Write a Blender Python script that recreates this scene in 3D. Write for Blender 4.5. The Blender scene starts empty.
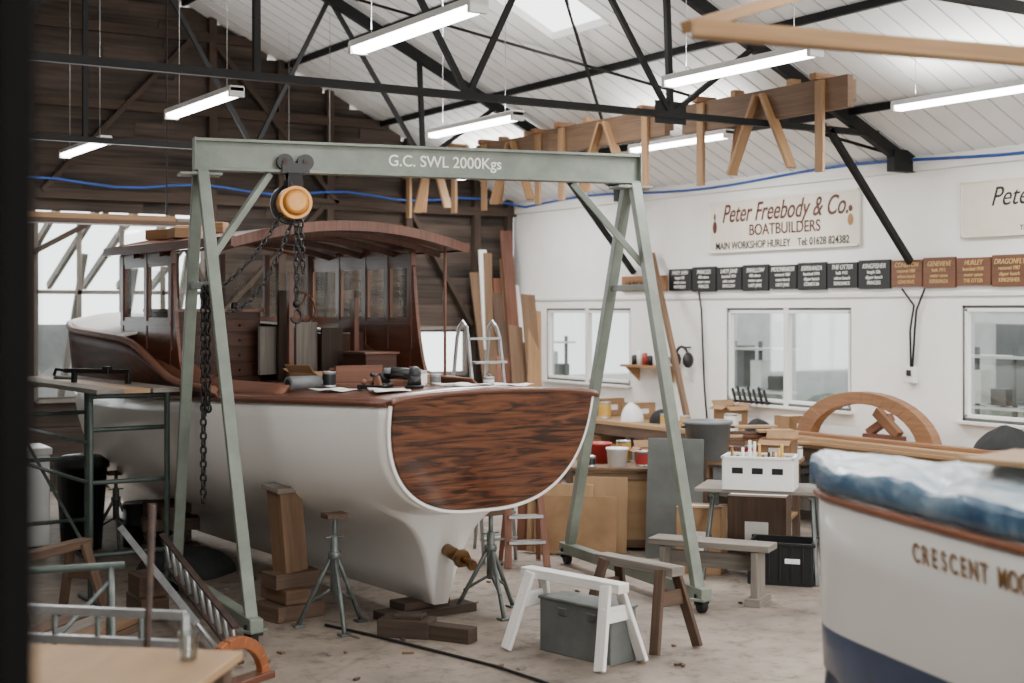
import bpy, bmesh, math, random
from mathutils import Vector, Matrix, noise
random.seed(7)
YAW=math.radians(32.08); CY=math.cos(YAW); SY=math.sin(YAW)
# S(): survey frame (east, north, up), turned 32 deg from the building grid (world axes)
def S(x,y,z=0.0): return Vector((CY*x+SY*y,-SY*x+CY*y,z))
def F(x,y,z=0.0,deg=0.0): return Matrix.Translation(S(x,y,z))@Matrix.Rotation(math.radians(deg)-YAW,4,'Z')
def Wm(x,y,z=0.0,deg=0.0): return Matrix.Translation((x,y,z))@Matrix.Rotation(math.radians(deg),4,'Z')
def V(*a): return Vector(a)
I4=Matrix.Identity(4)
def lin(h,k=.86):
    h=h.lstrip('#'); o=[]
    for i in (0,2,4):
        c=int(h[i:i+2],16)/255
        o.append(c/12.92 if c<=.04045 else ((c+.055)/1.055)**2.4)
    L=.3*o[0]+.55*o[1]+.15*o[2]
    return (*[L+(c-L)*k for c in o],1)
# ---------------------------------------------------------------- materials
def newmat(name):
    m=bpy.data.materials.new(name); m.use_nodes=True
    nt=m.node_tree; b=nt.nodes['Principled BSDF']; return m,nt,b
def ramp(nt,stops):
    r=nt.nodes.new('ShaderNodeValToRGB'); e=r.color_ramp.elements
    while len(e)<len(stops): e.new(0.5)
    for i,(p,c) in enumerate(stops): e[i].position=p; e[i].color=c
    return r
def bump(nt,b,src,strength,dist=0.01):
    n=nt.nodes.new('ShaderNodeBump'); n.inputs['Strength'].default_value=strength; n.inputs['Distance'].default_value=dist
    nt.links.new(src,n.inputs['Height']); nt.links.new(n.outputs['Normal'],b.inputs['Normal'])
def paint(name,c,c2=None,rough=.5,metal=0,scale=3,lo=.35,hi=.7,bs=.1,coat=0,spec=.5):
    m,nt,b=newmat(name); c=lin(c); c2=lin(c2) if c2 else tuple(x*.78 for x in c[:3])+(1,)
    tc=nt.nodes.new('ShaderNodeTexCoord'); n=nt.nodes.new('ShaderNodeTexNoise')
    n.inputs['Scale'].default_value=scale; n.inputs['Detail'].default_value=6; n.inputs['Roughness'].default_value=.6
    nt.links.new(tc.outputs['Object'],n.inputs['Vector'])
    r=ramp(nt,[(lo,c2),(hi,c)]); nt.links.new(n.outputs['Fac'],r.inputs['Fac'])
    nt.links.new(r.outputs['Color'],b.inputs['Base Color'])
    b.inputs['Roughness'].default_value=rough; b.inputs['Metallic'].default_value=metal
    b.inputs['Coat Weight'].default_value=coat; b.inputs['Specular IOR Level'].default_value=spec
    if bs: bump(nt,b,n.outputs['Fac'],bs)
    return m
def wood(name,c1,c2,rough=.55,su=.9,sv=16,coat=0,bs=.25,lo=.3,hi=.7,w2=.45,spec=.5,satin=False):
    m,nt,b=newmat(name)
    tc=nt.nodes.new('ShaderNodeTexCoord'); mp=nt.nodes.new('ShaderNodeMapping'); mp.inputs['Scale'].default_value=(su,sv,1)
    nt.links.new(tc.outputs['UV'],mp.inputs['Vector'])
    n=nt.nodes.new('ShaderNodeTexNoise'); n.inputs['Scale'].default_value=2.2; n.inputs['Detail'].default_value=7; n.inputs['Distortion'].default_value=.5
    nt.links.new(mp.outputs['Vector'],n.inputs['Vector'])
    mp2=nt.nodes.new('ShaderNodeMapping'); mp2.inputs['Scale'].default_value=(.5,2.0,1); nt.links.new(tc.outputs['UV'],mp2.inputs['Vector'])
    n2=nt.nodes.new('ShaderNodeTexNoise'); n2.inputs['Scale'].default_value=1.3; n2.inputs['Detail'].default_value=2
    nt.links.new(mp2.outputs['Vector'],n2.inputs['Vector'])
    mx=nt.nodes.new('ShaderNodeMath'); mx.operation='MULTIPLY_ADD'; mx.inputs[1].default_value=1-w2
    m3=nt.nodes.new('ShaderNodeMath'); m3.operation='MULTIPLY'; m3.inputs[1].default_value=w2
    nt.links.new(n2.outputs['Fac'],m3.inputs[0]); nt.links.new(n.outputs['Fac'],mx.inputs[0]); nt.links.new(m3.outputs[0],mx.inputs[2])
    r=ramp(nt,[(lo,lin(c2)),(hi,lin(c1))]); nt.links.new(mx.outputs[0],r.inputs['Fac'])
    if satin:
        # plain diffuse wood with a faint fixed sheen (no grazing-angle mirror)
        df=nt.nodes.new('ShaderNodeBsdfDiffuse'); gl=nt.nodes.new('ShaderNodeBsdfGlossy'); gl.inputs['Roughness'].default_value=.35
        ms=nt.nodes.new('ShaderNodeMixShader'); ms.inputs[0].default_value=.06
        nt.links.new(r.outputs['Color'],df.inputs['Color']); nt.links.new(df.outputs[0],ms.inputs[1]); nt.links.new(gl.outputs[0],ms.inputs[2])
        nt.links.new(ms.outputs[0],nt.nodes['Material Output'].inputs['Surface']); return m
    nt.links.new(r.outputs['Color'],b.inputs['Base Color'])
    b.inputs['Roughness'].default_value=rough; b.inputs['Coat Weight'].default_value=coat; b.inputs['Coat Roughness'].default_value=.15; b.inputs['Specular IOR Level'].default_value=spec
    if bs: bump(nt,b,n.outputs['Fac'],bs,.004)
    return m
def emis(name,c,s):
    m,nt,b=newmat(name); b.inputs['Base Color'].default_value=lin(c)
    b.inputs['Emission Color'].default_value=lin(c); b.inputs['Emission Strength'].default_value=s
    return m
def glassmat(name,tint='#F4F8F8',g=.10):
    m=bpy.data.materials.new(name); m.use_nodes=True; nt=m.node_tree; nt.nodes.clear()
    o=nt.nodes.new('ShaderNodeOutputMaterial'); t=nt.nodes.new('ShaderNodeBsdfTransparent'); t.inputs[0].default_value=lin(tint)
    gl=nt.nodes.new('ShaderNodeBsdfGlossy'); gl.inputs['Roughness'].default_value=.03
    mx=nt.nodes.new('ShaderNodeMixShader'); mx.inputs[0].default_value=g
    nt.links.new(t.outputs[0],mx.inputs[1]); nt.links.new(gl.outputs[0],mx.inputs[2]); nt.links.new(mx.outputs[0],o.inputs[0])
    return m
wallW=paint('white_painted_board','#F5F3EF','#EAE7E1',.7,scale=1.2,bs=.05)
creamB=paint('cream_signboard','#E4DCC8','#D6CCB5',.6,scale=2)
steelK=paint('black_steel','#121214','#1B1A19',.6,scale=6,spec=.25)
whitehull=paint('white_hull_paint','#FAF8F3','#F2EFE8',.28,scale=.8,bs=.02,coat=.2)
canvas=paint('white_canvas','#F2F0EC','#E6E3DD',.75,scale=3)
greenS=paint('grey_green_steel','#7C8577','#656D61',.5,scale=4)
greenS2=paint('green_steel','#43544C','#303B36',.5,scale=4)
yellowP=paint('hoist_yellow','#E29410','#C27E0A',.4,scale=5)
iron=paint('black_iron','#100F10','#1B1816',.45,scale=10,metal=.2)
alu=paint('aluminium','#BFC1C1','#9FA1A2',.35,metal=.7,scale=7)
galv=paint('galvanised_steel','#6F7672','#515754',.45,metal=.5,scale=9)
card=paint('cardboard','#9E7850','#87653F',.85,scale=4)
greyP=paint('grey_plastic','#747879','#626667',.5)
darkP=paint('dark_plastic','#111214','#191A1C',.45)
darkG=paint('dark_grey_cloth','#2A2B2C','#18191A',.9,scale=5,bs=.6)
whiteP=paint('white_plastic','#EDEDEA','#DCDCD8',.4)
redP=paint('red_plastic','#B8241E','#961B16',.45)
yelP=paint('yellow_tin','#D8A72E','#B98C20',.4)
blueP=paint('blue_gloss_paint','#0C4A80','#093862',.3,coat=.3)
bluecable=paint('blue_cable','#1658B4','#124794',.45)
orangeP=paint('orange_varnish','#A85C26','#84471B',.4)
rubber=paint('black_rubber','#0E0E0E','#191818',.8)
rust=paint('rusty_steel','#4C3428','#2D1F18',.7,scale=12)
bronze=paint('bronze','#98703C','#634527',.35,metal=.8,scale=10)
goldP=paint('gold_leaf','#A8752A','#875D1D',.45,metal=.1)
goldT=paint('gold_lettering','#D8B46A','#C49E52',.5)
textbrown=paint('sign_brown','#5E2616','#4E1F10',.6)
textdark=paint('sign_dark','#171412','#201C1A',.6)
textwhite=paint('sign_white','#F3F1E8','#E0DED4',.6)
paper=paint('paper','#EDEBE4','#DBD9D2',.8)
greysheet=paint('grey_sheet','#6A6E6A','#515451',.5,scale=2)
mahog=wood('mahogany','#7C4528','#442113',.35,coat=.4)
mahogD=wood('dark_mahogany','#58301B','#2C170D',.5,coat=.1,spec=.3)
mahogT=wood('varnished_topsides','#6A3A22','#2E170E',sv=7,su=.5,satin=True,lo=.36,hi=.64)
mahogR=wood('raw_mahogany','#8A5436','#5E3422',.6)
pine=wood('pine','#AE8350','#805C34',.6)
beamw=wood('beam_timber','#7E5E3E','#583F2A',.7)
oldpine=wood('old_timber','#6A4E39','#3C2D21',.75)
greywood=wood('weathered_timber','#8B8175','#5A534B',.8)
whitewood=wood('white_painted_timber','#E9E7E2','#CBC6BB',.6,lo=.2,hi=.55)
ply=wood('plywood','#AE885A','#8D6D44',.6,su=.7,sv=5)
orangewood=wood('oak','#9C6A3A','#724826',.5)
blackboard=wood('black_board','#100F0E','#0A0909',.5)
brownboard=wood('brown_board','#7A4824','#552F16',.5)
gablem=wood('tarred_planks','#5C4C40','#14100D',.9,su=.5,sv=9,lo=.34,hi=.70,w2=.6)
studm=wood('brown_studs','#4C3A2B','#281D15',.85)
def make_transom():
    m,nt,b=newmat('figured_mahogany')
    tc=nt.nodes.new('ShaderNodeTexCoord'); mp=nt.nodes.new('ShaderNodeMapping'); mp.inputs['Scale'].default_value=(1,.8,8)
    nt.links.new(tc.outputs['Object'],mp.inputs['Vector'])
    n=nt.nodes.new('ShaderNodeTexNoise'); n.inputs['Scale'].default_value=2.3; n.inputs['Detail'].default_value=4; n.inputs['Distortion'].default_value=1.5; n.inputs['Roughness'].default_value=.5
    nt.links.new(mp.outputs['Vector'],n.inputs['Vector'])
    mp2=nt.nodes.new('ShaderNodeMapping'); mp2.inputs['Scale'].default_value=(1,1.2,45); nt.links.new(tc.outputs['Object'],mp2.inputs['Vector'])
    n2=nt.nodes.new('ShaderNodeTexNoise'); n2.inputs['Scale'].default_value=3; n2.inputs['Detail'].default_value=5; nt.links.new(mp2.outputs['Vector'],n2.inputs['Vector'])
    ad=nt.nodes.new('ShaderNodeMath'); ad.operation='MULTIPLY_ADD'; ad.inputs[1].default_value=.25; nt.links.new(n2.outputs['Fac'],ad.inputs[0]); 
    sc=nt.nodes.new('ShaderNodeMath'); sc.operation='MULTIPLY'; sc.inputs[1].default_value=.75; nt.links.new(n.outputs['Fac'],sc.inputs[0]); nt.links.new(sc.outputs[0],ad.inputs[2])
    r=ramp(nt,[(.38,lin('#211008')),(.46,lin('#42200F')),(.53,lin('#603217')),(.66,lin('#744321'))]); nt.links.new(ad.outputs[0],r.inputs['Fac'])
    nt.links.new(r.outputs['Color'],b.inputs['Base Color']); b.inputs['Roughness'].default_value=.25; b.inputs['Coat Weight'].default_value=.5; b.inputs['Coat Roughness'].default_value=.08
    return m
transomM=make_transom()
def make_floor():
    m,nt,b=newmat('dusty_concrete')
    tc=nt.nodes.new('ShaderNodeTexCoord')
    n=nt.nodes.new('ShaderNodeTexNoise'); n.inputs['Scale'].default_value=.7; n.inputs['Detail'].default_value=10; n.inputs['Roughness'].default_value=.65
    n2=nt.nodes.new('ShaderNodeTexNoise'); n2.inputs['Scale'].default_value=7; n2.inputs['Detail'].default_value=9; n2.inputs['Roughness'].default_value=.75
    v=nt.nodes.new('ShaderNodeTexVoronoi'); v.feature='DISTANCE_TO_EDGE'; v.inputs['Scale'].default_value=.45
    for q in (n,n2,v): nt.links.new(tc.outputs['Object'],q.inputs['Vector'])
    r=ramp(nt,[(.3,lin('#5F554A')),(.5,lin('#86786A')),(.7,lin('#A39483'))]); nt.links.new(n.outputs['Fac'],r.inputs['Fac'])
    r2=ramp(nt,[(.34,(.3,.27,.25,1)),(.48,(.9,.9,.9,1)),(.75,(1.1,1.1,1.1,1))]); nt.links.new(n2.outputs['Fac'],r2.inputs['Fac'])
    mx=nt.nodes.new('ShaderNodeMix'); mx.data_type='RGBA'; mx.blend_type='MULTIPLY'; mx.inputs[0].default_value=.8
    nt.links.new(r.outputs['Color'],mx.inputs[6]); nt.links.new(r2.outputs['Color'],mx.inputs[7])
    r3=ramp(nt,[(0.0,(.55,.5,.47,1)),(.01,(1,1,1,1))]); nt.links.new(v.outputs['Distance'],r3.inputs['Fac'])
    mx2=nt.nodes.new('ShaderNodeMix'); mx2.data_type='RGBA'; mx2.blend_type='MULTIPLY'; mx2.inputs[0].default_value=.4
    nt.links.new(mx.outputs[2],mx2.inputs[6]); nt.links.new(r3.outputs['Color'],mx2.inputs[7])
    nt.links.new(mx2.outputs[2],b.inputs['Base Color']); b.inputs['Roughness'].default_value=.75
    bump(nt,b,n2.outputs['Fac'],.3,.01); return m
floorM=make_floor()
def make_roof():
    m,nt,b=newmat('ribbed_roof_panel')
    tc=nt.nodes.new('ShaderNodeTexCoord')
    n=nt.nodes.new('ShaderNodeTexNoise'); n.inputs['Scale'].default_value=.8; n.inputs['Detail'].default_value=5
    nt.links.new(tc.outputs['Object'],n.inputs['Vector'])
    r=ramp(nt,[(.3,lin('#EDEDEB')),(.7,lin('#F8F8F7'))]); nt.links.new(n.outputs['Fac'],r.inputs['Fac'])
    nt.links.new(r.outputs['Color'],b.inputs['Base Color']); b.inputs['Roughness'].default_value=.6
    return m
roofM=make_roof()
def make_tarp(name,a,b_,c_,rough=.35):
    m,nt,b=newmat(name)
    tc=nt.nodes.new('ShaderNodeTexCoord'); n=nt.nodes.new('ShaderNodeTexNoise'); n.inputs['Scale'].default_value=2.2; n.inputs['Detail'].default_value=5; n.inputs['Distortion'].default_value=2.0
    n2=nt.nodes.new('ShaderNodeTexNoise'); n2.inputs['Scale'].default_value=7; n2.inputs['Detail'].default_value=3; n2.inputs['Distortion'].default_value=1.0
    mp=nt.nodes.new('ShaderNodeMapping'); mp.inputs['Scale'].default_value=(.6,1.6,1); nt.links.new(tc.outputs['Object'],mp.inputs['Vector'])
    nt.links.new(mp.outputs['Vector'],n.inputs['Vector']); nt.links.new(mp.outputs['Vector'],n2.inputs['Vector'])
    r=ramp(nt,[(.34,lin(a)),(.5,lin(b_)),(.66,lin(c_))]); nt.links.new(n.outputs['Fac'],r.inputs['Fac'])
    nt.links.new(r.outputs['Color'],b.inputs['Base Color']); b.inputs['Roughness'].default_value=rough
    bump(nt,b,n2.outputs['Fac'],.45,.03); return m
tarpM=make_tarp('clear_blue_polythene','#9CB8CC','#BCCEDA','#DCE3E6',.25)
tarpB=make_tarp('blue_polythene_edge','#2B4E70','#4F7694','#93ADBF',.25)
glassM=glassmat('window_glass',g=.05)
glassC=glassmat('cabin_glass','#F4F5F3',.015)
glassD=glassmat('dusty_window_glass','#E0E4E3',.10)
clearM=glassmat('clear_plastic','#E4E8E8',.15)
tubeM=emis('led_diffuser','#FBFBFF',9)
# ---------------------------------------------------------------- mesh builder
class MB:
    def __init__(s,name,mats,M=I4,parent=None):
        s.name=name; s.mats=mats if isinstance(mats,(list,tuple)) else [mats]; s.M=M; s.parent=parent
        s.bm=bmesh.new(); s.uv=s.bm.loops.layers.uv.new('UVMap')
    def hexa(s,T,sz,mat=0):
        hx,hy,hz=[q/2 for q in sz]
        co=[V(a*hx,b*hy,c*hz) for a in(-1,1) for b in(-1,1) for c in(-1,1)]
        vs=[s.bm.verts.new(T@c) for c in co]
        L=max(range(3),key=lambda i:sz[i]); ou,ov=random.random()*7,random.random()*7
        for idx,ax in (((0,1,3,2),0),((4,6,7,5),0),((0,4,5,1),1),((2,3,7,6),1),((0,2,6,4),2),((1,5,7,3),2)):
            f=s.bm.faces.new([vs[i] for i in idx]); f.material_index=mat
            oth=[i for i in range(3) if i!=ax]
            if ax!=L: u=L; w=[i for i in oth if i!=L][0]
            else: u,w=oth
            for lp,i in zip(f.loops,idx): lp[s.uv].uv=(co[i][u]+ou,co[i][w]+ov+.37*ax)
    def box(s,c,sz,mat=0,rz=0,rot=None):
        T=Matrix.Translation(c)@(rot if rot else Matrix.Rotation(math.radians(rz),4,'Z')); s.hexa(T,sz,mat); return s
    def beam(s,p1,p2,w,h,mat=0,up=(0,0,1)):
        p1=Vector(p1);p2=Vector(p2); x=(p2-p1); L=x.length; x.normalize(); up=Vector(up)
        if abs(x.dot(up))>.98: up=V(1,0,0) if abs(x.x)<.9 else V(0,1,0)
        y=up.cross(x).normalized(); z=x.cross(y)
        T=Matrix((x,y,z)).transposed().to_4x4(); T.translation=(p1+p2)/2
        s.hexa(T,(L,w,h),mat); return s
    def cyl(s,p1,p2,r1,r2=None,n=12,mat=0,caps=True):
        p1=Vector(p1);p2=Vector(p2); r2=r1 if r2 is None else r2
        x=(p2-p1); L=x.length; x.normalize(); a=V(0,0,1) if abs(x.z)<.9 else V(1,0,0)
        y=a.cross(x).normalized(); z=x.cross(y)
        A=[];B=[]
        for i in range(n):
            t=2*math.pi*i/n; d=y*math.cos(t)+z*math.sin(t); A.append(s.bm.verts.new(p1+d*r1)); B.append(s.bm.verts.new(p2+d*r2))
        for i in range(n):
            j=(i+1)%n; f=s.bm.faces.new((A[i],A[j],B[j],B[i])); f.smooth=True; f.material_index=mat
            for lp,uv in zip(f.loops,((0,i),(0,i+1),(L,i+1),(L,i))): lp[s.uv].uv=(uv[0],uv[1]*2*math.pi*r1/n)
        if caps:
            f=s.bm.faces.new(A[::-1]); f.material_index=mat; f=s.bm.faces.new(B); f.material_index=mat
        return s
    def path(s,pts,r,n=8,mat=0):
        pts=[Vector(p) for p in pts]; rings=[]; prev=None
        for i,p in enumerate(pts):
            t=(pts[min(i+1,len(pts)-1)]-pts[max(i-1,0)]).normalized()
            a=prev if prev else (V(0,0,1) if abs(t.z)<.9 else V(1,0,0))
            y=(a-t*a.dot(t)).normalized(); z=t.cross(y); prev=y
            rings.append([s.bm.verts.new(p+(y*math.cos(2*math.pi*k/n)+z*math.sin(2*math.pi*k/n))*r) for k in range(n)])
        for a,b in zip(rings,rings[1:]):
            for k in range(n):
                f=s.bm.faces.new((a[k],a[(k+1)%n],b[(k+1)%n],b[k])); f.smooth=True; f.material_index=mat
        for e,rv in ((rings[0],1),(rings[-1],0)):
            f=s.bm.faces.new(e[::-1] if rv else e); f.material_index=mat
        return s
    def grid(s,rows,mat=0,smooth=True,matfn=None):
        vr=[[s.bm.verts.new(p) for p in r] for r in rows]
        u=0
        for i in range(len(rows)-1):
            du=(Vector(rows[i+1][len(rows[i])//2])-Vector(rows[i][len(rows[i])//2])).length; v=0
            for j in range(len(rows[i])-1):
                dv=(Vector(rows[i][j+1])-Vector(rows[i][j])).length
                q=(vr[i][j],vr[i+1][j],vr[i+1][j+1],vr[i][j+1])
                try: f=s.bm.faces.new(q)
                except ValueError: continue
                f.smooth=smooth; f.material_index=matfn(i,j) if matfn else mat
                for lp,uv in zip(f.loops,((u,v),(u+du,v),(u+du,v+dv),(u,v+dv))): lp[s.uv].uv=uv
                v+=dv
            u+=du
        return s
    def lathe(s,prof,c=(0,0,0),n=20,mat=0,axis=None):
        c=Vector(c); R=axis if axis else Matrix.Identity(3)
        rows=[[c+R@V(r*math.cos(2*math.pi*k/n),r*math.sin(2*math.pi*k/n),z) for k in range(n+1)] for r,z in prof]
        return s.grid(rows,mat)
    def prism(s,pts,vec,mat=0):
        vec=Vector(vec); A=[s.bm.verts.new(Vector(p)) for p in pts]; B=[s.bm.verts.new(Vector(p)+vec) for p in pts]
        fs=[s.bm.faces.new(A[::-1]),s.bm.faces.new(B)]
        n=len(pts)
        for i in range(n): fs.append(s.bm.faces.new((A[i],A[(i+1)%n],B[(i+1)%n],B[i])))
        for f in fs:
            f.material_index=mat
            for lp in f.loops: co=lp.vert.co; lp[s.uv].uv=(co.x+co.y,co.z)
        return s
    def ball(s,c,r,mat=0,sc=(1,1,1),n=12):
        prof=[(math.sin(math.pi*i/8)*r,-math.cos(math.pi*i/8)*r) for i in range(9)]
        rows=[[Vector(c)+V(a*math.cos(2*math.pi*k/n)*sc[0],a*math.sin(2*math.pi*k/n)*sc[1],z*sc[2]) for k in range(n+1)] for a,z in prof]
        return s.grid(rows,mat)
    def link(s,c,t,side,L=.06,W=.036,r=.006,mat=0):
        c=Vector(c); t=Vector(t).normalized(); side=(Vector(side)-t*t.dot(side)).normalized(); nn=t.cross(side)
        n=10;m=5; R=[]
        for i in range(n):
            a=2*math.pi*i/n; ctr=c+t*math.cos(a)*(L/2)+side*math.sin(a)*(W/2); o=(t*math.cos(a)+side*math.sin(a))
            R.append([s.bm.verts.new(ctr+(o*math.cos(2*math.pi*k/m)+nn*math.sin(2*math.pi*k/m))*r) for k in range(m)])
        for i in range(n):
            for k in range(m):
                f=s.bm.faces.new((R[i][k],R[(i+1)%n][k],R[(i+1)%n][(k+1)%m],R[i][(k+1)%m])); f.smooth=True; f.material_index=mat
    def chain(s,pts,L=.058,W=.034,r=.0065,mat=0):
        pts=[Vector(p) for p in pts]; pitch=L*.82; acc=0; k=0
        for a,b in zip(pts,pts[1:]):
            d=(b-a); ln=d.length
            if ln<1e-6: continue
            d.normalize(); x=acc
            while x<ln:
                side=V(.7,.7,0) if abs(d.z)>.7 else V(0,0,1)
                if k%2: side=d.cross(side)
                s.link(a+d*x,d,side,L,W,r,mat); x+=pitch; k+=1
            acc=x-ln
    def done(s,bevel=0,solid=0,merge=False):
        if merge: bmesh.ops.remove_doubles(s.bm,verts=s.bm.verts,dist=1e-5)
        bmesh.ops.recalc_face_normals(s.bm,faces=s.bm.faces)
        me=bpy.data.meshes.new(s.name); s.bm.to_mesh(me); s.bm.free()
        for m in s.mats: me.materials.append(m)
        o=bpy.data.objects.new(s.name,me); bpy.context.scene.collection.objects.link(o)
        if s.M==I4 and not s.parent:
            c=[v.co for v in me.vertices]
            mn=V(*(min(v[i] for v in c) for i in range(3))); mxx=V(*(max(v[i] for v in c) for i in range(3)))
            q=V((mn.x+mxx.x)/2,(mn.y+mxx.y)/2,mn.z); me.transform(Matrix.Translation(-q)); o.matrix_world=Matrix.Translation(q)
        elif s.parent:
            o.parent=s.parent; o.matrix_parent_inverse=Matrix.Identity(4); o.matrix_local=s.M
        else: o.matrix_world=s.M
        if solid:
            md=o.modifiers.new('sol','SOLIDIFY'); md.thickness=solid; md.offset=0
        if bevel:
            md=o.modifiers.new('bev','BEVEL'); md.width=bevel; md.segments=1; md.limit_method='ANGLE'; md.angle_limit=math.radians(50)
        return o
def empty(name,M=I4):
    o=bpy.data.objects.new(name,None); bpy.context.scene.collection.objects.link(o); o.matrix_world=M; o.empty_display_size=.1; return o
def text(body,M,size,mat,parent,name='lettering',ext=.002,align='CENTER',sx=1,shear=0,off=0):
    c=bpy.data.curves.new(name,'FONT'); c.body=body; c.size=size; c.extrude=ext; c.align_x=align; c.align_y='CENTER'; c.materials.append(mat); c.shear=shear; c.offset=off
    o=bpy.data.objects.new(name,c); bpy.context.scene.collection.objects.link(o)
    o.parent=parent; o.matrix_local=M@Matrix.Diagonal((sx,1,1,1)); return o
def fr(right,up,loc):
    r=Vector(right).normalized(); u=Vector(up).normalized(); n=r.cross(u); T=Matrix((r,u,n)).transposed().to_4x4(); T.translation=Vector(loc); return T
def interp(tab,s):
    if s<=tab[0][0]: return tab[0][1]
    if s>=tab[-1][0]: return tab[-1][1]
    n=len(tab)
    sl=[]
    for i in range(n):
        a=tab[max(i-1,0)]; b=tab[min(i+1,n-1)]; sl.append((b[1]-a[1])/(b[0]-a[0]))
    for i in range(n-1):
        x0,y0=tab[i]; x1,y1=tab[i+1]
        if x0<=s<=x1:
            h=x1-x0; t=(s-x0)/h
            return (2*t**3-3*t*t+1)*y0+(t**3-2*t*t+t)*h*sl[i]+(-2*t**3+3*t*t)*y1+(t**3-t*t)*h*sl[i+1]
# ---------------------------------------------------------------- building shell (world axes = building grid)
XR=11.06; YG=17.6; XL=-3.0; YF=-4.0; EZ=3.75; SL=.48; XRIDGE=4.03
def roofz(x): return EZ+SL*(XR-x) if x>XRIDGE else EZ+SL*(XR-XRIDGE)-SL*(XRIDGE-x)
MB('floor',floorM).box(((XR+XL)/2,(YG+YF)/2,-.05),(XR-XL+.4,YG-YF+.4,.1)).done()
wins=[(14.76,16.75,1.23,2.23),(10.87,12.89,1.13,2.23),(7.3,9.41,1.13,2.25)]
w=MB('wall_right',wallW); T=.14; xc=XR+T/2
ys=YF
for a,b,z0,z1 in sorted(wins):
    w.box((xc,(ys+a)/2,EZ/2+.05),(T,a-ys,EZ+.1)); w.box((xc,(a+b)/2,z0/2),(T,b-a,z0)); w.box((xc,(a+b)/2,(z1+EZ+.1)/2),(T,b-a,EZ+.1-z1)); ys=b
w.box((xc,(ys+YG)/2,EZ/2+.05),(T,YG-ys,EZ+.1)); w.done()
for i,(a,b,z0,z1) in enumerate(wins):
    w=MB('window_%d'%(i+1),[whitewood,glassD,greyP,greysheet]); x=XR+.05; zc=(z0+z1)/2
    for yy,ww in ((a+.015,.03),(b-.015,.03)): w.box((x,yy,zc),(.06,ww,z1-z0),3)
    w.box((x-.01,(a+b)/2,zc),(.07,.07,z1-z0),0)
    for zz in (z0+.015,z1-.015): w.box((x,(a+b)/2,zz),(.06,b-a,.03),3)
    for yy in (a+.045,b-.045): w.box((x-.005,yy,zc),(.06,.035,z1-z0-.06),0)
    for zz in (z0+.045,z1-.045): w.box((x-.005,(a+b)/2,zz),(.06,b-a-.06,.035),0)
    w.box((XR-.02,(a+b)/2,z0-.015),(.10,b-a+.06,.03)); w.box((x+.02,(a+b)/2,zc),(.006,b-a-.05,z1-z0-.05),1); w.done(.003)
t=MB('trim_1',whitewood); t.box((XR-.02,(YG+YF)/2,EZ-.08),(.04,YG-YF,.14)); t.box((XR-.012,(YG+YF)/2,2.36),(.024,YG-YF,.04)); t.done(.003)
# gable (planked)
gops=[(4.25,6.35,1.1,3.35),(9.45,10.25,1.3,1.95),(8.2,8.55,1.4,2.0),(1.2,3.4,1.1,2.9)]
g=MB('wall_gable',[gablem,studm]); z=0; bh=.19
while z<7.2:
    xa,xb=XL,XR
    zt=z+bh
    if zt>EZ: xb=XR-(zt-EZ)/SL; xa=XL+(zt-EZ)/SL
    xb=min(xb+.25,XR); xa=max(xa-.25,XL)
    if xb-xa<.3: break
    cuts=sorted([(o[0],o[1]) for o in gops if o[2]<z+bh/2<o[3]]); p=xa; segs=[]
    for c0,c1 in cuts: segs.append((p,c0)); p=c1
    segs.append((p,xb))
    for a,b in segs:
        q=a
        while q<b-.01:
            e=min(b,q+random.uniform(1.2,3.2)); 
            if b-e<.4: e=b
            g.box(((q+e)/2,YG+.05+random.uniform(-.015,.015),z+bh/2),(e-q-.006,.04,bh+.008),0,rot=Matrix.Rotation(math.radians(9+random.uniform(-2,2)),4,'X')); q=e
    z+=bh
for x in (-1,1.0,3.6,4.15,6.45,7.4,8.1,9.3,10.4,10.95): g.box((x,YG-.04,min(roofz(x),6.8)/2),(.1,.1,min(roofz(x),6.8)),1)
for zz in (3.62,4.75,5.7):
    xa=XL+max(0,(zz-EZ)/SL); xb=XR-max(0,(zz-EZ)/SL); g.box(((xa+xb)/2,YG-.05,zz),(xb-xa,.08,.12),1)
for a,b in (((6.6,2.2),(8.0,3.6)),((7.5,3.7),(9.2,3.6)),((4.3,3.65),(6.2,5.7)),((10.3,2.0),(9.3,3.6)),((1.5,3.7),(3.9,5.6)),((8.2,3.65),(6.5,5.6)),((4.2,2.9),(5.1,3.4)),((5.9,3.4),(6.4,2.4))): g.beam((a[0],YG-.06,a[1]),(b[0],YG-.06,b[1]),.06,.11,1,up=(0,1,0))
g.done()
for i,(a,b,z0,z1) in enumerate(gops):
    w=MB('window_%d'%(i+4),[greywood,glassM]); n=max(1,round((b-a)/.55))
    for k in range(n+1): w.box((a+(b-a)*k/n,YG+.03,(z0+z1)/2),(.05,.06,z1-z0))
    for zz in ((z0,z1) if z1-z0<1 else (z0,(z0+z1)/2+.2,z1)): w.box(((a+b)/2,YG+.03,zz),(b-a,.06,.05))
    w.box(((a+b)/2,YG+.05,(z0+z1)/2),(b-a,.006,z1-z0),1); w.done()
w=MB('lean_to_outside',[greywood,paint('grey_sheeting','#BFC2C2','#A0A4A6',.8)])
for k in range(9): w.beam((3.2+.5*k,YG+.5,3.6),(3.2+.5*k,YG+3.2,2.55),.06,.1,0)
for k in range(7): w.beam((2.8+.75*k,YG+2.6,0),(3.3+.75*k,YG+2.6,3.0),.08,.08,0)
w.box((5,YG+3.4,1.0),(6,.05,2.0),1); w.box((4.2,YG+3.0,2.35),(1.6,.05,.8),1); w.done()
w=MB('wall_left',gablem); w.box((XL-.07,(YG+YF)/2,EZ/2),(.14,YG-YF,EZ)); w.done()
w=MB('wall_front',wallW); 
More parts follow.
